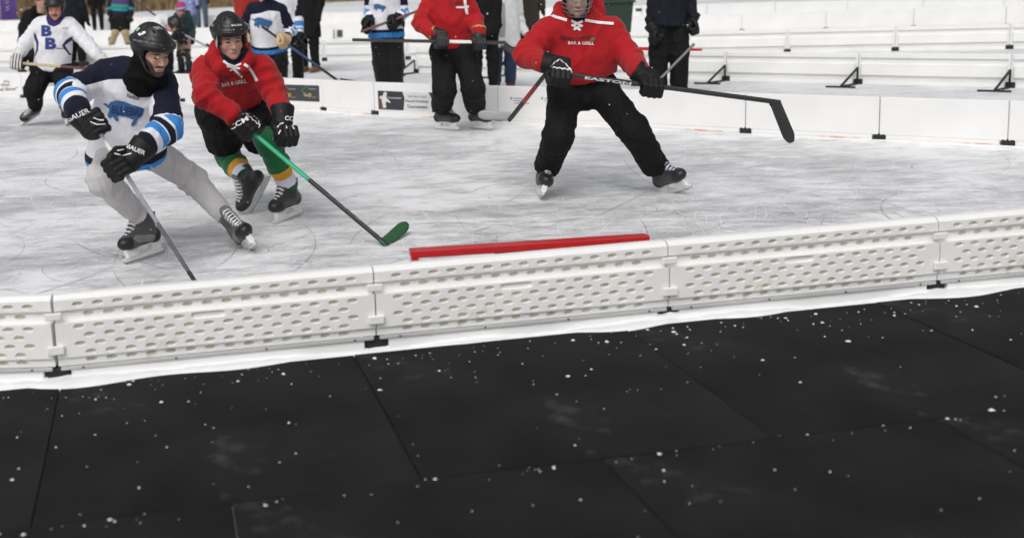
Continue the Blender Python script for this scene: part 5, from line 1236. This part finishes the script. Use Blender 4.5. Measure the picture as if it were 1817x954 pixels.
def player_bb():
    Bg = G(118, 222); Yb = Bg[1]; p = root('person', Bg * A(1, 1, 0), 'moustached player in white jersey with two large dark blue letters', 'person', 'hockey players')
    B1 = P(54, 214, Yb + 0.22); an1, _ = skate(p, B1, nrm(A(0.30, -0.55, 0.75)), nrm(A(-0.62, -0.25, -0.72)), SK_A, GRY_T, LACE)
    an2, _ = skate(p, Bg + A(0, 0, 0.004), A(0.05, 0.02, 1), A(0.2, -0.95, 0), SK_A, GRY_T, LACE)
    J = dict(pel=P(93, 116, Yb), hipL=P(78, 124, Yb), hipR=P(108, 124, Yb), anL=an1, anR=an2)
    J['knL'] = joint_between(60, 160, J['hipL'], 0.40, an1, 0.36); J['knR'] = joint_between(118, 160, J['hipR'], 0.42, an2, 0.42)
    J['shL'] = P(70, 46, Yb - 0.02); J['shR'] = P(124, 46, Yb - 0.02); J['neck'] = P(98, 38, Yb - 0.04); J['head'] = P(98, 16, Yb - 0.08)
    J['front'] = nrm(A(0, -0.98, -0.15)); J['HR'] = frame3(A(0.06, -0.98, -0.12), A(0, 0, 1))
    butt = P(20, 111, Yb - 0.30); heel = P(262, 131, Yb - 0.2); sd_ = nrm(heel - butt); g1 = butt + sd_ * 0.06; g2 = P(186, 122, Yb - 0.24)
    J['wrL'] = P(37, 92, g1[1] + 0.09); J['wrR'] = P(172, 98, Yb - 0.18)
    J['elL'] = joint_between(46, 76, J['shL'], 0.27, J['wrL'], 0.2, near=False); J['elR'] = joint_between(152, 74, J['shR'], 0.27, J['wrR'], 0.22, near=False)
    body(p, J, mat('skin_ruddy', (0.50, 0.22, 0.16), 0.55, layers=(('lips', (0.30, 0.11, 0.09)), ('brow', (0.14, 0.08, 0.05)), ('eye', (0.05, 0.03, 0.03)))))
    s = leg_solid(J, 0.14, 0.125, 0.108, 0.080, 0.0); V, F = s.mesh(0.018); obj('trousers', wrinkle(V, F, limbs_of(J, True, False), 0.006, 14, 0.006), F, C_BLK, p, True)
    s, U, lat, ax, Hm = top_solid(J, 0.195, 0.7, (0.088, 0.080, 0.070), 0.05, 0.215, -0.1, 0.08); V, F = s.mesh(0.015)
    nv = np.maximum.reduce([polyfield(V, pxpoly(q, U[1])) for q in ([(84, 20), (117, 20), (118, 30), (110, 43), (100, 47), (90, 43), (85, 32)], [(63, 56), (67, 60), (73, 74), (72, 88), (64, 100), (58, 104), (66, 92), (69, 80), (64, 68)], [(128, 65), (134, 64), (130, 70), (119, 80), (126, 95), (132, 102), (124, 97), (114, 80), (120, 70)])])
    nv = np.where((V - U) @ J['front'] > -0.05, nv, -1)
    j = obj('jersey', wrinkle(V, F, limbs_of(J), 0.006, 14, 0.006), F, C_BB, p, True, attrs={'navy': nv}); b = bvh_of(j); DB = mat('letter_blue', (0.03, 0.045, 0.20), 0.8)
    lay_text('lettering', 'B', 73, 65, 92, 65, 20, b, DB, j, bold=0.055); lay_text('lettering', 'B', 80, 88, 100, 88, 21, b, DB, j, bold=0.055); lay_poly('print', [(100, 85.5), (114, 85.5), (114, 87), (100, 87)], b, INK, j); lay_poly('print', [(110, 50), (121, 49.5), (121, 50.8), (110, 51.2)], b, PM, j)
    V, F = raw_must(J); obj('moustache', V, F, mat('hair_brown', (0.10, 0.055, 0.03), 0.8), p, True)
    helmet(p, J['head'], J['HR'], H_BLK)
    glove(p, g1, J['wrL'], -sd_, GL_WH, 1, 1.15, 0.008, 'fingers'); glove(p, g2, J['wrR'], -sd_, GL_WH, -1, 1.15, 0.01, 'fingers')
    stick('hockey_stick', butt, heel, A(0.75, -0.1, -0.65), 'wooden hockey stick with maroon lower shaft held by the lettered jersey player', [SWOOD, SMAR], SBLACK, split=(0.36,))
def raw_must(J):
    R = J['HR']; q = MB(); q.tube([J['head'] + R @ A(x, y, z) for x, y, z in ((-0.03, 0.082, -0.064), (-0.016, 0.098, -0.052), (0, 0.102, -0.049), (0.016, 0.098, -0.052), (0.03, 0.082, -0.064))], [0.005, 0.009, 0.008, 0.009, 0.005], 7); return q.v, q.f
player_bb()

def player_five():
    B1 = G(793, 232); Yb = B1[1]; p = root('person', B1 * A(1, 1, 0), 'player in red hoodie standing with a black stick held level across his waist', 'person', 'hockey players')
    an1, _ = skate(p, B1 + A(0, 0, 0.004), A(-0.04, 0, 1), A(0.72, -0.68, 0), SK_B, LIL_T, LACE_L); B2 = G(853, 231); an2, _ = skate(p, B2 + A(0, 0, 0.004), A(-0.05, 0, 1), A(0.62, -0.78, 0), SK_B, LIL_T, LACE_L)
    J = dict(pel=P(805, 76, Yb), hipL=P(786, 92, Yb), hipR=P(824, 92, Yb), anL=an1, anR=an2)
    J['knL'] = joint_between(789, 160, J['hipL'], 0.42, an1, 0.42); J['knR'] = joint_between(840, 158, J['hipR'], 0.42, an2, 0.42)
    J['shL'] = P(766, 0, Yb); J['shR'] = P(824, -2, Yb - 0.05); J['neck'] = P(796, -16, Yb - 0.04); J['head'] = P(799, -46, Yb - 0.07)
    J['front'] = nrm(A(0.25, -0.95, -0.05)); J['HR'] = frame3(A(0.3, -0.93, -0.1), A(0, 0, 1))
    butt = P(625, 71, Yb - 0.36); heel = P(897, 76, Yb - 0.30); sd_ = nrm(heel - butt); g1 = P(784, 73.5, Yb - 0.33); g2 = P(851, 75, Yb - 0.31)
    J['wrL'] = P(768, 60, Yb - 0.27); J['wrR'] = P(850, 58, Yb - 0.24)
    J['elL'] = joint_between(747, 40, J['shL'], 0.28, J['wrL'], 0.22, near=False); J['elR'] = joint_between(842, 34, J['shR'], 0.28, J['wrR'], 0.22, near=False)
    body(p, J, SKIN)
    s = leg_solid(J, 0.14, 0.122, 0.108, 0.104, -0.05); V, F = s.mesh(0.016); obj('trousers', wrinkle(V, F, limbs_of(J, True, False), 0.006, 14, 0.005), F, C_BLK, p, True)
    h = hoodie(p, J, None, 0.19, 0.04, 0.225, (0.082, 0.078, 0.066), 0.016, 0.03, hemd=0.85); b = bvh_of(h)
    lay_ribbon('lace', [(824, -8), (826, 10), (829, 26)], 5, b, WHITE, h); lay_ribbon('lace', [(809, 13.5), (820, 13.5), (832, 12)], 3.5, b, WHITE, h); lay_text('lettering', 'Spinners', 798, 9, 822, 8, 6, b, INK, h)
    helmet(p, J['head'], J['HR'], H_BLK)
    glove(p, g1, J['wrL'], -sd_, GL_OR, 1, 1.12, 0.008, 'band'); glove(p, g2, J['wrR'], -sd_, GL_OR, -1, 1.12, 0.008, 'band')
    o, d, R_ = stick('hockey_stick', butt, heel, A(0.78, -0.1, -0.62), 'black and white hockey stick held level by the standing red hoodie player', [SBLACK, TAPE, SBLACK], SBLACK, split=(0.62, 0.78), blen=0.27)
player_five()

# ------------------------------------------------------------------ people beyond the far boards
def onlooker(base, label, H=1.72, face=(0, -1), over=None, look=None, top=None, legs=None, legm=None, hat=None, boots=BLK, skin=None, gl=None, coat=False, fur=None, w=0.165, layers=None, group='people beyond the far boards', hair=None, vox=0.02, arm=(0.070, 0.060, 0.050), hood_m=None, hem=0.06, hemw=None, lr=(0.13, 0.10, 0.08, 0.07), stance=0.11, boot_h=0.22):
    J = joints(base, H, face, over, look, stance)
    p = root('person', J['base'], label, 'person', group); k = H / 1.78
    body(p, J, skin or SKIN, vox=0.035, hscale=min(1.0, 0.6 + 0.4 * k))
    lr_ = [q * k for q in lr]
    s = leg_solid(J, lr_[0], lr_[1], lr_[2], lr_[3], -0.02); V, F = s.mesh(vox); obj('trousers', wrinkle(V, F, limbs_of(J, True, False), 0.006, 12, 0.008), F, legm or C_BLK, p, True)
    if coat: hem = 0.40 * k; hemw = (hemw or 0.21)
    s, U, lat, ax, Hm = top_solid(J, w * k, 0.72, tuple(q * k for q in arm), hem, (hemw or w + 0.02) * k, 0.0 if gl is None else -0.05, 0.07 * k)
    if hood_m or fur: hood(s, J, 0.05 * k, 0.04)
    V, F = s.mesh(vox); at = layers(J, V, U, ax, Hm) if layers else {}
    g = obj('coat' if coat else 'jacket', wrinkle(V, F, limbs_of(J), 0.008, 12, 0.009), F, top, p, True, attrs=at)
    for q in 'LR':
        an = J['an' + q]; s = Solid(); fr = nrm(J['front'] * A(1, 1, 0)); f0 = A(an[0], an[1], J['base'][2])
        s.cone(an + A(0, 0, boot_h - 0.09), f0 + A(0, 0, 0.07), 0.062, 0.055, 0.03); s.cone(f0 - fr * 0.05 + A(0, 0, 0.05), f0 + fr * 0.15 + A(0, 0, 0.045), 0.048, 0.044, 0.03); s.cut(f0 + A(0, 0, 0.002), (0, 0, -1), 0.4, 0.2)
        V, F = s.mesh(0.016); obj('boot', V, F, mat("boot_%d" % int(1e4 * sum(boots)), boots, 0.6), p, True)
        wr, el = J['wr' + q], J['el' + q]
        if gl is not None: glove(p, wr + nrm(wr - el) * 0.08, wr, nrm(A(0.3, -0.6, 0.5)) if q == 'L' else nrm(A(-0.3, -0.6, 0.5)), gl, 1 if q == 'L' else -1, 1.15 * k, 0.012, 'cuff' if gl is GL_BK else 'none')
        else:
            s = Solid(); d = nrm(wr - el); s.cone(wr, wr + d * 0.07, 0.03, 0.032, 0.02); s.cone(wr + d * 0.07, wr + d * 0.12 + J['front'] * 0.03, 0.03, 0.02, 0.02); s.cone(wr + d * 0.03, wr + d * 0.08 + J['front'] * 0.045, 0.016, 0.012, 0.015); V, F = s.mesh(0.012); obj('mitten', V, F, C_BLK, p, True)
    R = J['HR']; Hc = J['head']
    if hat == 'helmet': helmet(p, Hc, R, H_BLK)
    elif hat is not None:
        s = Solid(); s.ell(Hc + R @ A(0, -0.015, 0.045), (0.092 * k ** 0.4, 0.108 * k ** 0.4, 0.095), 0.02, R); s.cone(Hc + R @ A(0, -0.02, 0.03), Hc + R @ A(0, -0.02, 0.04), 0.098, 0.098, 0.01); s.cut(Hc + R @ A(0, 0, 0.022), R @ A(0, -0.35, -1), 0.3, 0.3)
        V, F = s.mesh(0.010); zz = (V - Hc) @ R[:, 2]; obj('hat', V, F, hat, p, True, attrs={'s1': 0.009 - np.abs(zz - 0.055), 's2': 0.009 - np.abs(zz - 0.085), 's3': 0.008 - np.abs(zz - 0.032)})
    if hair is not None:
        s = Solid(); s.ell(Hc + R @ A(0, -0.03, 0.03), (0.088, 0.095, 0.10), 0.03, R)
        for x in (-1, 1): s.cone(Hc + R @ A(x * 0.075, -0.02, 0.0), Hc + R @ A(x * 0.085, 0.03, -0.26), 0.035, 0.022, 0.03)
        s.cone(Hc + R @ A(0, -0.08, 0.0), Hc + R @ A(0, -0.10, -0.25), 0.06, 0.05, 0.03); s.ell(Hc + R @ A(0, 0.09, -0.02), (0.062, 0.07, 0.10), 0.02, R, op='s')
        V, F = s.mesh(0.012); obj('hair', wrinkle(V, F, (), 0.006, 40, 0), F, hair, p, True)
    if fur is not None:
        n = J['neck']; fr = J['front']; lt = nrm(J['shR'] - J['shL']); s = Solid(); pts = [n + lt * 0.12 * math.cos(a) - fr * (0.13 * math.sin(a) - 0.04) + A(0, 0, 0.05 - 0.05 * math.cos(2 * a)) for a in np.linspace(-0.5, 3.64, 9)]
        for a, b in zip(pts, pts[1:]): s.cone(a, b, 0.045, 0.045, 0.02)
        V, F = s.mesh(0.012); N = vnormals(V, F); V = V + N * (0.012 * _rs.rand(len(V)))[:, None]; obj('fur_trim', V, F, fur, g, True)
    return p, J, g
DARK = cloth('coat_black', (0.010, 0.010, 0.011), spec=0.15, sheen=0.0); DNAVY = cloth('jacket_navy', (0.010, 0.012, 0.020), spec=0.2, sheen=0.0); DGREEN = cloth('jacket_green', (0.016, 0.035, 0.034), spec=0.2); BROWN = cloth('coat_brown', (0.028, 0.022, 0.016), spec=0.15)
WCOAT = cloth('coat_white', (0.70, 0.70, 0.70)); JEANS = cloth('jeans', (0.022, 0.040, 0.085)); GREYP = cloth('trousers_grey', (0.045, 0.047, 0.05)); DENIM2 = cloth('jeans_pale', (0.06, 0.09, 0.13)); FUR = cloth('fur_tan', (0.32, 0.20, 0.09), var=0.4, vscale=60)
def team_layers(J, V, U, ax, Hm):
    r = {'blue': np.full(len(V), -1.0), 'lite': np.full(len(V), -1.0), 'navy': np.full(len(V), -1.0)}; arm = np.full(len(V), 9.0)
    for q in 'LR':
        t, d = limb_t(V, J['el' + q], J['wr' + q]); u, e = limb_t(V, J['sh' + q], J['el' + q]); s_ = np.where(d <= e, t * 0.25, (u - 1) * 0.28); on_ = np.minimum(d, e) < 0.085; arm = np.minimum(arm, np.minimum(d, e))
        r['blue'] = np.maximum(r['blue'], np.where(on_, np.maximum(0.018 - np.abs(s_ + 0.02), 0.018 - np.abs(s_ - 0.06)), -1)); r['navy'] = np.maximum(r['navy'], np.where(on_, np.maximum(s_ - 0.13, np.where(s_ < -0.06, 0.03, -1)), -1))
    hz = (V - Hm) @ -ax; b_ = arm > 0.085; r['blue'] = np.maximum(r['blue'], np.where(b_, 0.07 - hz, -1)); r['navy'] = np.maximum(r['navy'], np.where(b_, 0.018 - np.abs(hz - 0.085), -1)); up = (V - U) @ -ax
    r['navy'] = np.maximum(r['navy'], np.where(b_, up - 0.03 + 0.25 * np.abs((V - U) @ J['lat']), -1)); return r
def small_emblem(g, x0, y0, x1, y1): 
    to = lambda x, y: A(x0 + (x - 302) / 273 * (x1 - x0), y0 + (y - 544) / 150 * (y1 - y0)); b = bvh_of(g); lay_poly('emblem', [to(x, y) for x, y in BUFFALO], b, EMB_B, g, 0.008, 4)
SHIN = cloth('trousers_shin_guard', (0.008, 0.008, 0.009), spec=0.2, speck=(26, 0.66, (0.3, 0.3, 0.3)))
# white-jersey team mates
p, J, g = onlooker((690, 176), 'player in white buffalo jersey and black shin guards behind the tournament poster board', 1.80, (0.1, -1), {'elL': (655, 22, 0.05), 'wrL': (653, 42, -0.18), 'elR': (717, 24, 0.0), 'wrR': (701, 38, -0.22), 'knL': (676, 112, -0.05), 'anL': (681, 164, 0), 'knR': (703, 113, -0.05), 'anR': (703, 164, 0)}, None, C_JERSEY, layers=team_layers, hat='helmet', gl=GL_BK, w=0.185, legm=SHIN, lr=(0.14, 0.12, 0.098, 0.085), hem=0.22, hemw=0.225)
small_emblem(g, 660, 7, 685, 20)
stick('hockey_stick', P(640, 57, J['base'][1] - 0.36), P(752, 16, J['base'][1] - 0.20), A(0.6, 0.3, 0.5), 'short maroon stick held by the white jersey player behind the poster board', [SMAR], SBLACK, blen=0.24)
p, J, g = onlooker((484, 182), 'player in white buffalo jersey with tan gloves leaning on a dark stick', 1.80, (0.25, -1), {'shL': (446, 16, -0.1), 'shR': (500, 18, -0.1), 'neck': (472, 4, -0.14), 'head': (468, -20, -0.18), 'pel': (478, 74, 0.05), 'elL': (432, 42, 0), 'wrL': (433, 64, -0.1), 'elR': (517, 56, -0.05), 'wrR': (505, 70, -0.25), 'hipL': (468, 90, 0.06), 'hipR': (492, 90, 0.06)}, None, C_JERSEY, layers=team_layers, hat='helmet', gl=GL_TN, w=0.20, legm=SHIN, lr=(0.105, 0.105, 0.10, 0.09), hem=0.10, hemw=0.25)
small_emblem(g, 446, 31, 484, 52)
stick('hockey_stick', P(464, 47, J['base'][1] - 0.3), P(606, 148, J['base'][1] - 0.25), A(0.9, 0.3, -0.2), 'dark blue hockey stick slanting down to the boards from the tan gloves', [SBLACK, SBLUE, SBLACK], SBLACK, split=(0.25, 0.7))
p, J, g = onlooker((516, 164), 'player in white and navy jersey half hidden behind the tan gloved player', 1.80, (0.3, -1), {'elR': (530, 50, -0.1), 'wrR': (532, 70, -0.2)}, None, C_JERSEY, layers=team_layers, hat='helmet', gl=GL_BK, w=0.19, legm=SHIN, hem=0.16, hemw=0.21)
# spectators
onlooker((444, 148), 'person in red jacket mostly hidden behind the tan gloved player', 1.74, (0, -1), {'elL': (431, 22, 0), 'wrL': (433, 48, 0)}, None, cloth('jacket_red', (0.32, 0.02, 0.015)), w=0.17, hem=0.1, vox=0.025, hat=mat('hat_dark', (0.02, 0.02, 0.02), 0.9))
p, J, g = onlooker((551, 128), 'spectator in long black coat with tan fur hood beside the slanting stick', 1.72, (-0.5, -0.86), None, (-0.7, -0.7, -0.1), DARK, coat=True, fur=FUR, boots=(0.16, 0.09, 0.04), w=0.175, hemw=0.22, hair=mat('hair_tan', (0.25, 0.15, 0.07), 0.7))
p, J, g = onlooker((862, 172), 'woman in black jacket and black leggings standing behind the rink boards', 1.66, (-0.35, -0.93), {'wrL': (850, 62, -0.22), 'wrR': (866, 58, -0.25), 'elR': (882, 46, -0.05)}, None, DARK, w=0.155, hem=0.12, hair=mat('hair_blond', (0.42, 0.28, 0.14), 0.6), lr=(0.13, 0.10, 0.078, 0.06), hood_m=True)
p, J, g = onlooker((896, 158), 'woman in open white coat blue jeans and dark red boots', 1.70, (-0.3, -0.95), {'elL': (872, 34, 0.1), 'wrL': (874, 58, 0.12), 'elR': (922, 34, 0.05), 'wrR': (932, 58, 0.0), 'knL': (880, 110, 0), 'knR': (906, 112, 0), 'anL': (880, 150, 0), 'anR': (906, 152, 0)}, None, WCOAT, coat=True, boots=(0.085, 0.012, 0.02), legm=JEANS, w=0.18, hemw=0.225, lr=(0.10, 0.095, 0.08, 0.07), hair=mat('hair_brown2', (0.14, 0.07, 0.03), 0.6), boot_h=0.34)
b = bvh_of(g); lay_poly('open_front', [(880, 8), (896, 6), (897, 40), (896, 66), (882, 66), (883, 40)], b, mat('shirt_grey', (0.35, 0.35, 0.37), 0.9), g, 0.006)
onlooker((936, 112), 'person in dark brown coat standing behind the white coat woman', 1.76, (0.1, -1), None, None, BROWN, coat=True, w=0.19, hat=mat('hat_dark', (0.02, 0.02, 0.02), 0.9))
p, J, g = onlooker((1186, 178), 'person in navy jacket with padded black gloves holding a dark stick', 1.82, (-0.1, -1), {'shL': (1162, 0, 0), 'elL': (1156, 36, 0.02), 'wrL': (1160, 56, -0.08)}, None, DNAVY, w=0.195, gl=GL_BK, hem=0.16, lr=(0.14, 0.12, 0.10, 0.09), hat='helmet')
stick('hockey_stick', P(1232, 78, J['base'][1] - 0.3), P(1168, 144, J['base'][1] - 0.34), A(-0.9, 0.2, -0.2), 'dark hockey stick slanting in front of the navy jacket', [SBLACK], SBLACK)
KIDHAT = mat('hat_striped', (0.45, 0.03, 0.08), 0.9, layers=(('s1', (0.5, 0.5, 0.55)), ('s2', (0.08, 0.12, 0.4)), ('s3', (0.10, 0.14, 0.40))))
onlooker((330, 133), 'child in dark green jacket and striped pink knit hat', 1.12, (-0.3, -0.95), {'wrL': (312, 62, -0.2), 'wrR': (342, 70, -0.2)}, (-0.4, -0.88, -0.25), DGREEN, legm=GREYP, hat=KIDHAT, w=0.20, arm=(0.10, 0.085, 0.07), hem=0.10, hemw=0.21, hood_m=True)
# stooping player in pale blue and white, seen over the near helmet
p, J, g = onlooker((292, 138), 'stooping player in white and light blue jersey bent over behind the boards', 1.75, (0.75, -0.66), {'pel': (262, 70, 0.15), 'hipL': (255, 80, 0.1), 'hipR': (272, 80, 0.15), 'shL': (282, 42, -0.05), 'shR': (300, 38, 0.15), 'neck': (300, 40, 0.0), 'head': (310, 47, -0.08), 'elL': (290, 62, -0.1), 'wrL': (312, 64, -0.2), 'elR': (312, 60, 0.15), 'wrR': (322, 62, 0.0)}, (0.7, -0.45, -0.55), cloth('jersey_pale', (0.72, 0.73, 0.76), (('blue', (0.16, 0.40, 0.75)),)), hat='helmet', gl=GL_BK, w=0.19, layers=lambda J, V, U, ax, Hm: {'blue': np.maximum(0.03 - np.abs((V - Hm) @ -ax - 0.12), 0.02 - np.abs((V - Hm) @ -ax - 0.27))})
stick('hockey_stick', P(232, -4, J['base'][1] + 0.1), P(284, 34, J['base'][1] + 0.1), A(0.9, 0, -0.4), 'purple hockey stick slanting above the stooping player', [mat('stick_purple', (0.07, 0.045, 0.09), 0.5)], SBLACK, blen=0.2)
stick('hockey_stick', P(312, 54, J['base'][1] - 0.22), P(366, 82, J['base'][1] - 0.3), A(0.9, 0, -0.4), 'grey hockey stick held low by the stooping player', [CARB_S], SBLACK, blen=0.2)
onlooker((339, 62), 'person in light blue plaid coat standing far behind the child', 1.62, (0.1, -1), None, None, cloth('coat_plaid', (0.26, 0.30, 0.55), (), var=0.5, vscale=25), coat=True, vox=0.03, legm=DENIM2, hat=mat('hat_grey', (0.2, 0.2, 0.22), 0.9))
onlooker((360, 52), 'person in dark jacket and faded jeans standing before the reeds', 1.74, (-0.1, -1), None, None, cloth('jacket_grey', (0.05, 0.05, 0.052)), vox=0.03, legm=DENIM2, hat=mat('hat_dark', (0.02, 0.02, 0.02), 0.9))
TEAL = cloth('jersey_teal', (0.012, 0.013, 0.018), (('purple', (0.07, 0.04, 0.16)), ('green', (0.04, 0.30, 0.16)), ('teal', (0.02, 0.26, 0.36))))
def teal_layers(J, V, U, ax, Hm):
    hz = (V - Hm) @ -ax; arm = np.min([limb_t(V, J[a + q], J[b + q])[1] for q in 'LR' for a, b in (('sh', 'el'), ('el', 'wr'))], axis=0); t = np.max([np.where(limb_t(V, J['el' + q], J['wr' + q])[1] < 0.09, 0.03 - np.abs(limb_t(V, J['el' + q], J['wr' + q])[0] - 0.3) * 0.25, -1) for q in 'LR'], axis=0)
    return {'purple': np.where(arm > 0.08, 0.16 - np.abs(hz - 0.42), -1), 'green': np.where(arm > 0.08, 0.035 - np.abs(hz - 0.25), -1), 'teal': np.maximum(t, np.where(arm > 0.08, 0.035 - np.abs(hz - 0.17), -1))}
SOCKT = cloth('sock_tan', (0.42, 0.33, 0.19)); 
p, J, g = onlooker((213, 86), 'player in black and teal striped jersey with tan socks beyond the boards', 1.78, (-0.15, -1), {'pel': (213, 26, 0), 'hipL': (207, 36, 0), 'hipR': (219, 36, 0), 'knL': (205, 57, -0.1), 'knR': (222, 57, -0.1), 'shL': (201, -8, 0), 'shR': (227, -8, 0), 'neck': (214, -12, 0), 'head': (215, -24, 0), 'elL': (193, 12, 0), 'wrL': (196, 28, -0.1), 'elR': (234, 12, 0), 'wrR': (232, 28, -0.1)}, None, TEAL, layers=teal_layers, vox=0.022, legm=SOCKT, hat='helmet', gl=GL_BK, w=0.20, hem=0.05, hemw=0.21, stance=0.2, lr=(0.15, 0.12, 0.085, 0.07))
s = Solid()
for q in 'LR': e = nrm(J['kn' + q] - J['hip' + q]); s.cone(J['hip' + q], J['kn' + q] - e * 0.08, 0.15, 0.13, 0.04); s.cut(J['kn' + q] - e * 0.03, e, 0.2, 0.3)
s.cone(J['hipL'], J['hipR'], 0.165, 0.165, 0.04); V, F = s.mesh(0.025); obj('shorts', V, F, C_BLK, p, True)
onlooker((175, 56), 'person in black jumpsuit with yellow badge standing near the reeds', 1.75, (0.2, -1), None, None, DARK, vox=0.03, hat=mat('hat_dark', (0.02, 0.02, 0.02), 0.9))
onlooker((138, 119), 'person in dark jacket standing behind the lettered jersey player', 1.78, (0.4, 0.9), None, (0.4, 0.9, -0.1), DNAVY, vox=0.025, w=0.19, hem=0.12, hat=mat('hat_dark', (0.02, 0.02, 0.02), 0.9), lr=(0.14, 0.115, 0.09, 0.08))
onlooker((48, 130), 'person in black jacket crouching behind the man with striped white gloves', 1.70, (0.6, -0.8), {'neck': (62, 16, -0.1), 'head': (72, 2, -0.15), 'shL': (48, 26, 0.0), 'shR': (68, 24, 0.05), 'pel': (50, 66, 0.05), 'hipL': (44, 75, 0.05), 'hipR': (57, 75, 0.05), 'knL': (42, 100, -0.12), 'knR': (60, 100, -0.12), 'elL': (38, 48, 0.0), 'wrL': (40, 72, -0.05), 'elR': (74, 46, 0.05), 'wrR': (74, 68, 0.0)}, None, DARK, vox=0.025, w=0.17, hem=0.12, hat=mat('hat_dark', (0.02, 0.02, 0.02), 0.9))

# ------------------------------------------------------------------ snow in the air
rs = np.random.RandomState(21); q = MB(); oct_ = [(1, 0, 0), (-1, 0, 0), (0, 1, 0), (0, -1, 0), (0, 0, 1), (0, 0, -1)]; of = [(0, 2, 4), (2, 1, 4), (1, 3, 4), (3, 0, 4), (2, 0, 5), (1, 2, 5), (3, 1, 5), (0, 3, 5)]
for i in range(420):
    Y = rs.uniform(4.2, 13.0); c = A(rs.uniform(-0.36, 0.62) * Y, Y, rs.uniform(0.05, 1.9)); r = rs.uniform(0.0018, 0.0042)
    q.add([c + r * A(*v) for v in oct_], of)
setp(q.build('falling_snow', mat('snowflake', (0.9, 0.9, 0.9), 0.8, var=0), smooth=True), 'small white snowflakes drifting through the air', None, None, 'stuff')
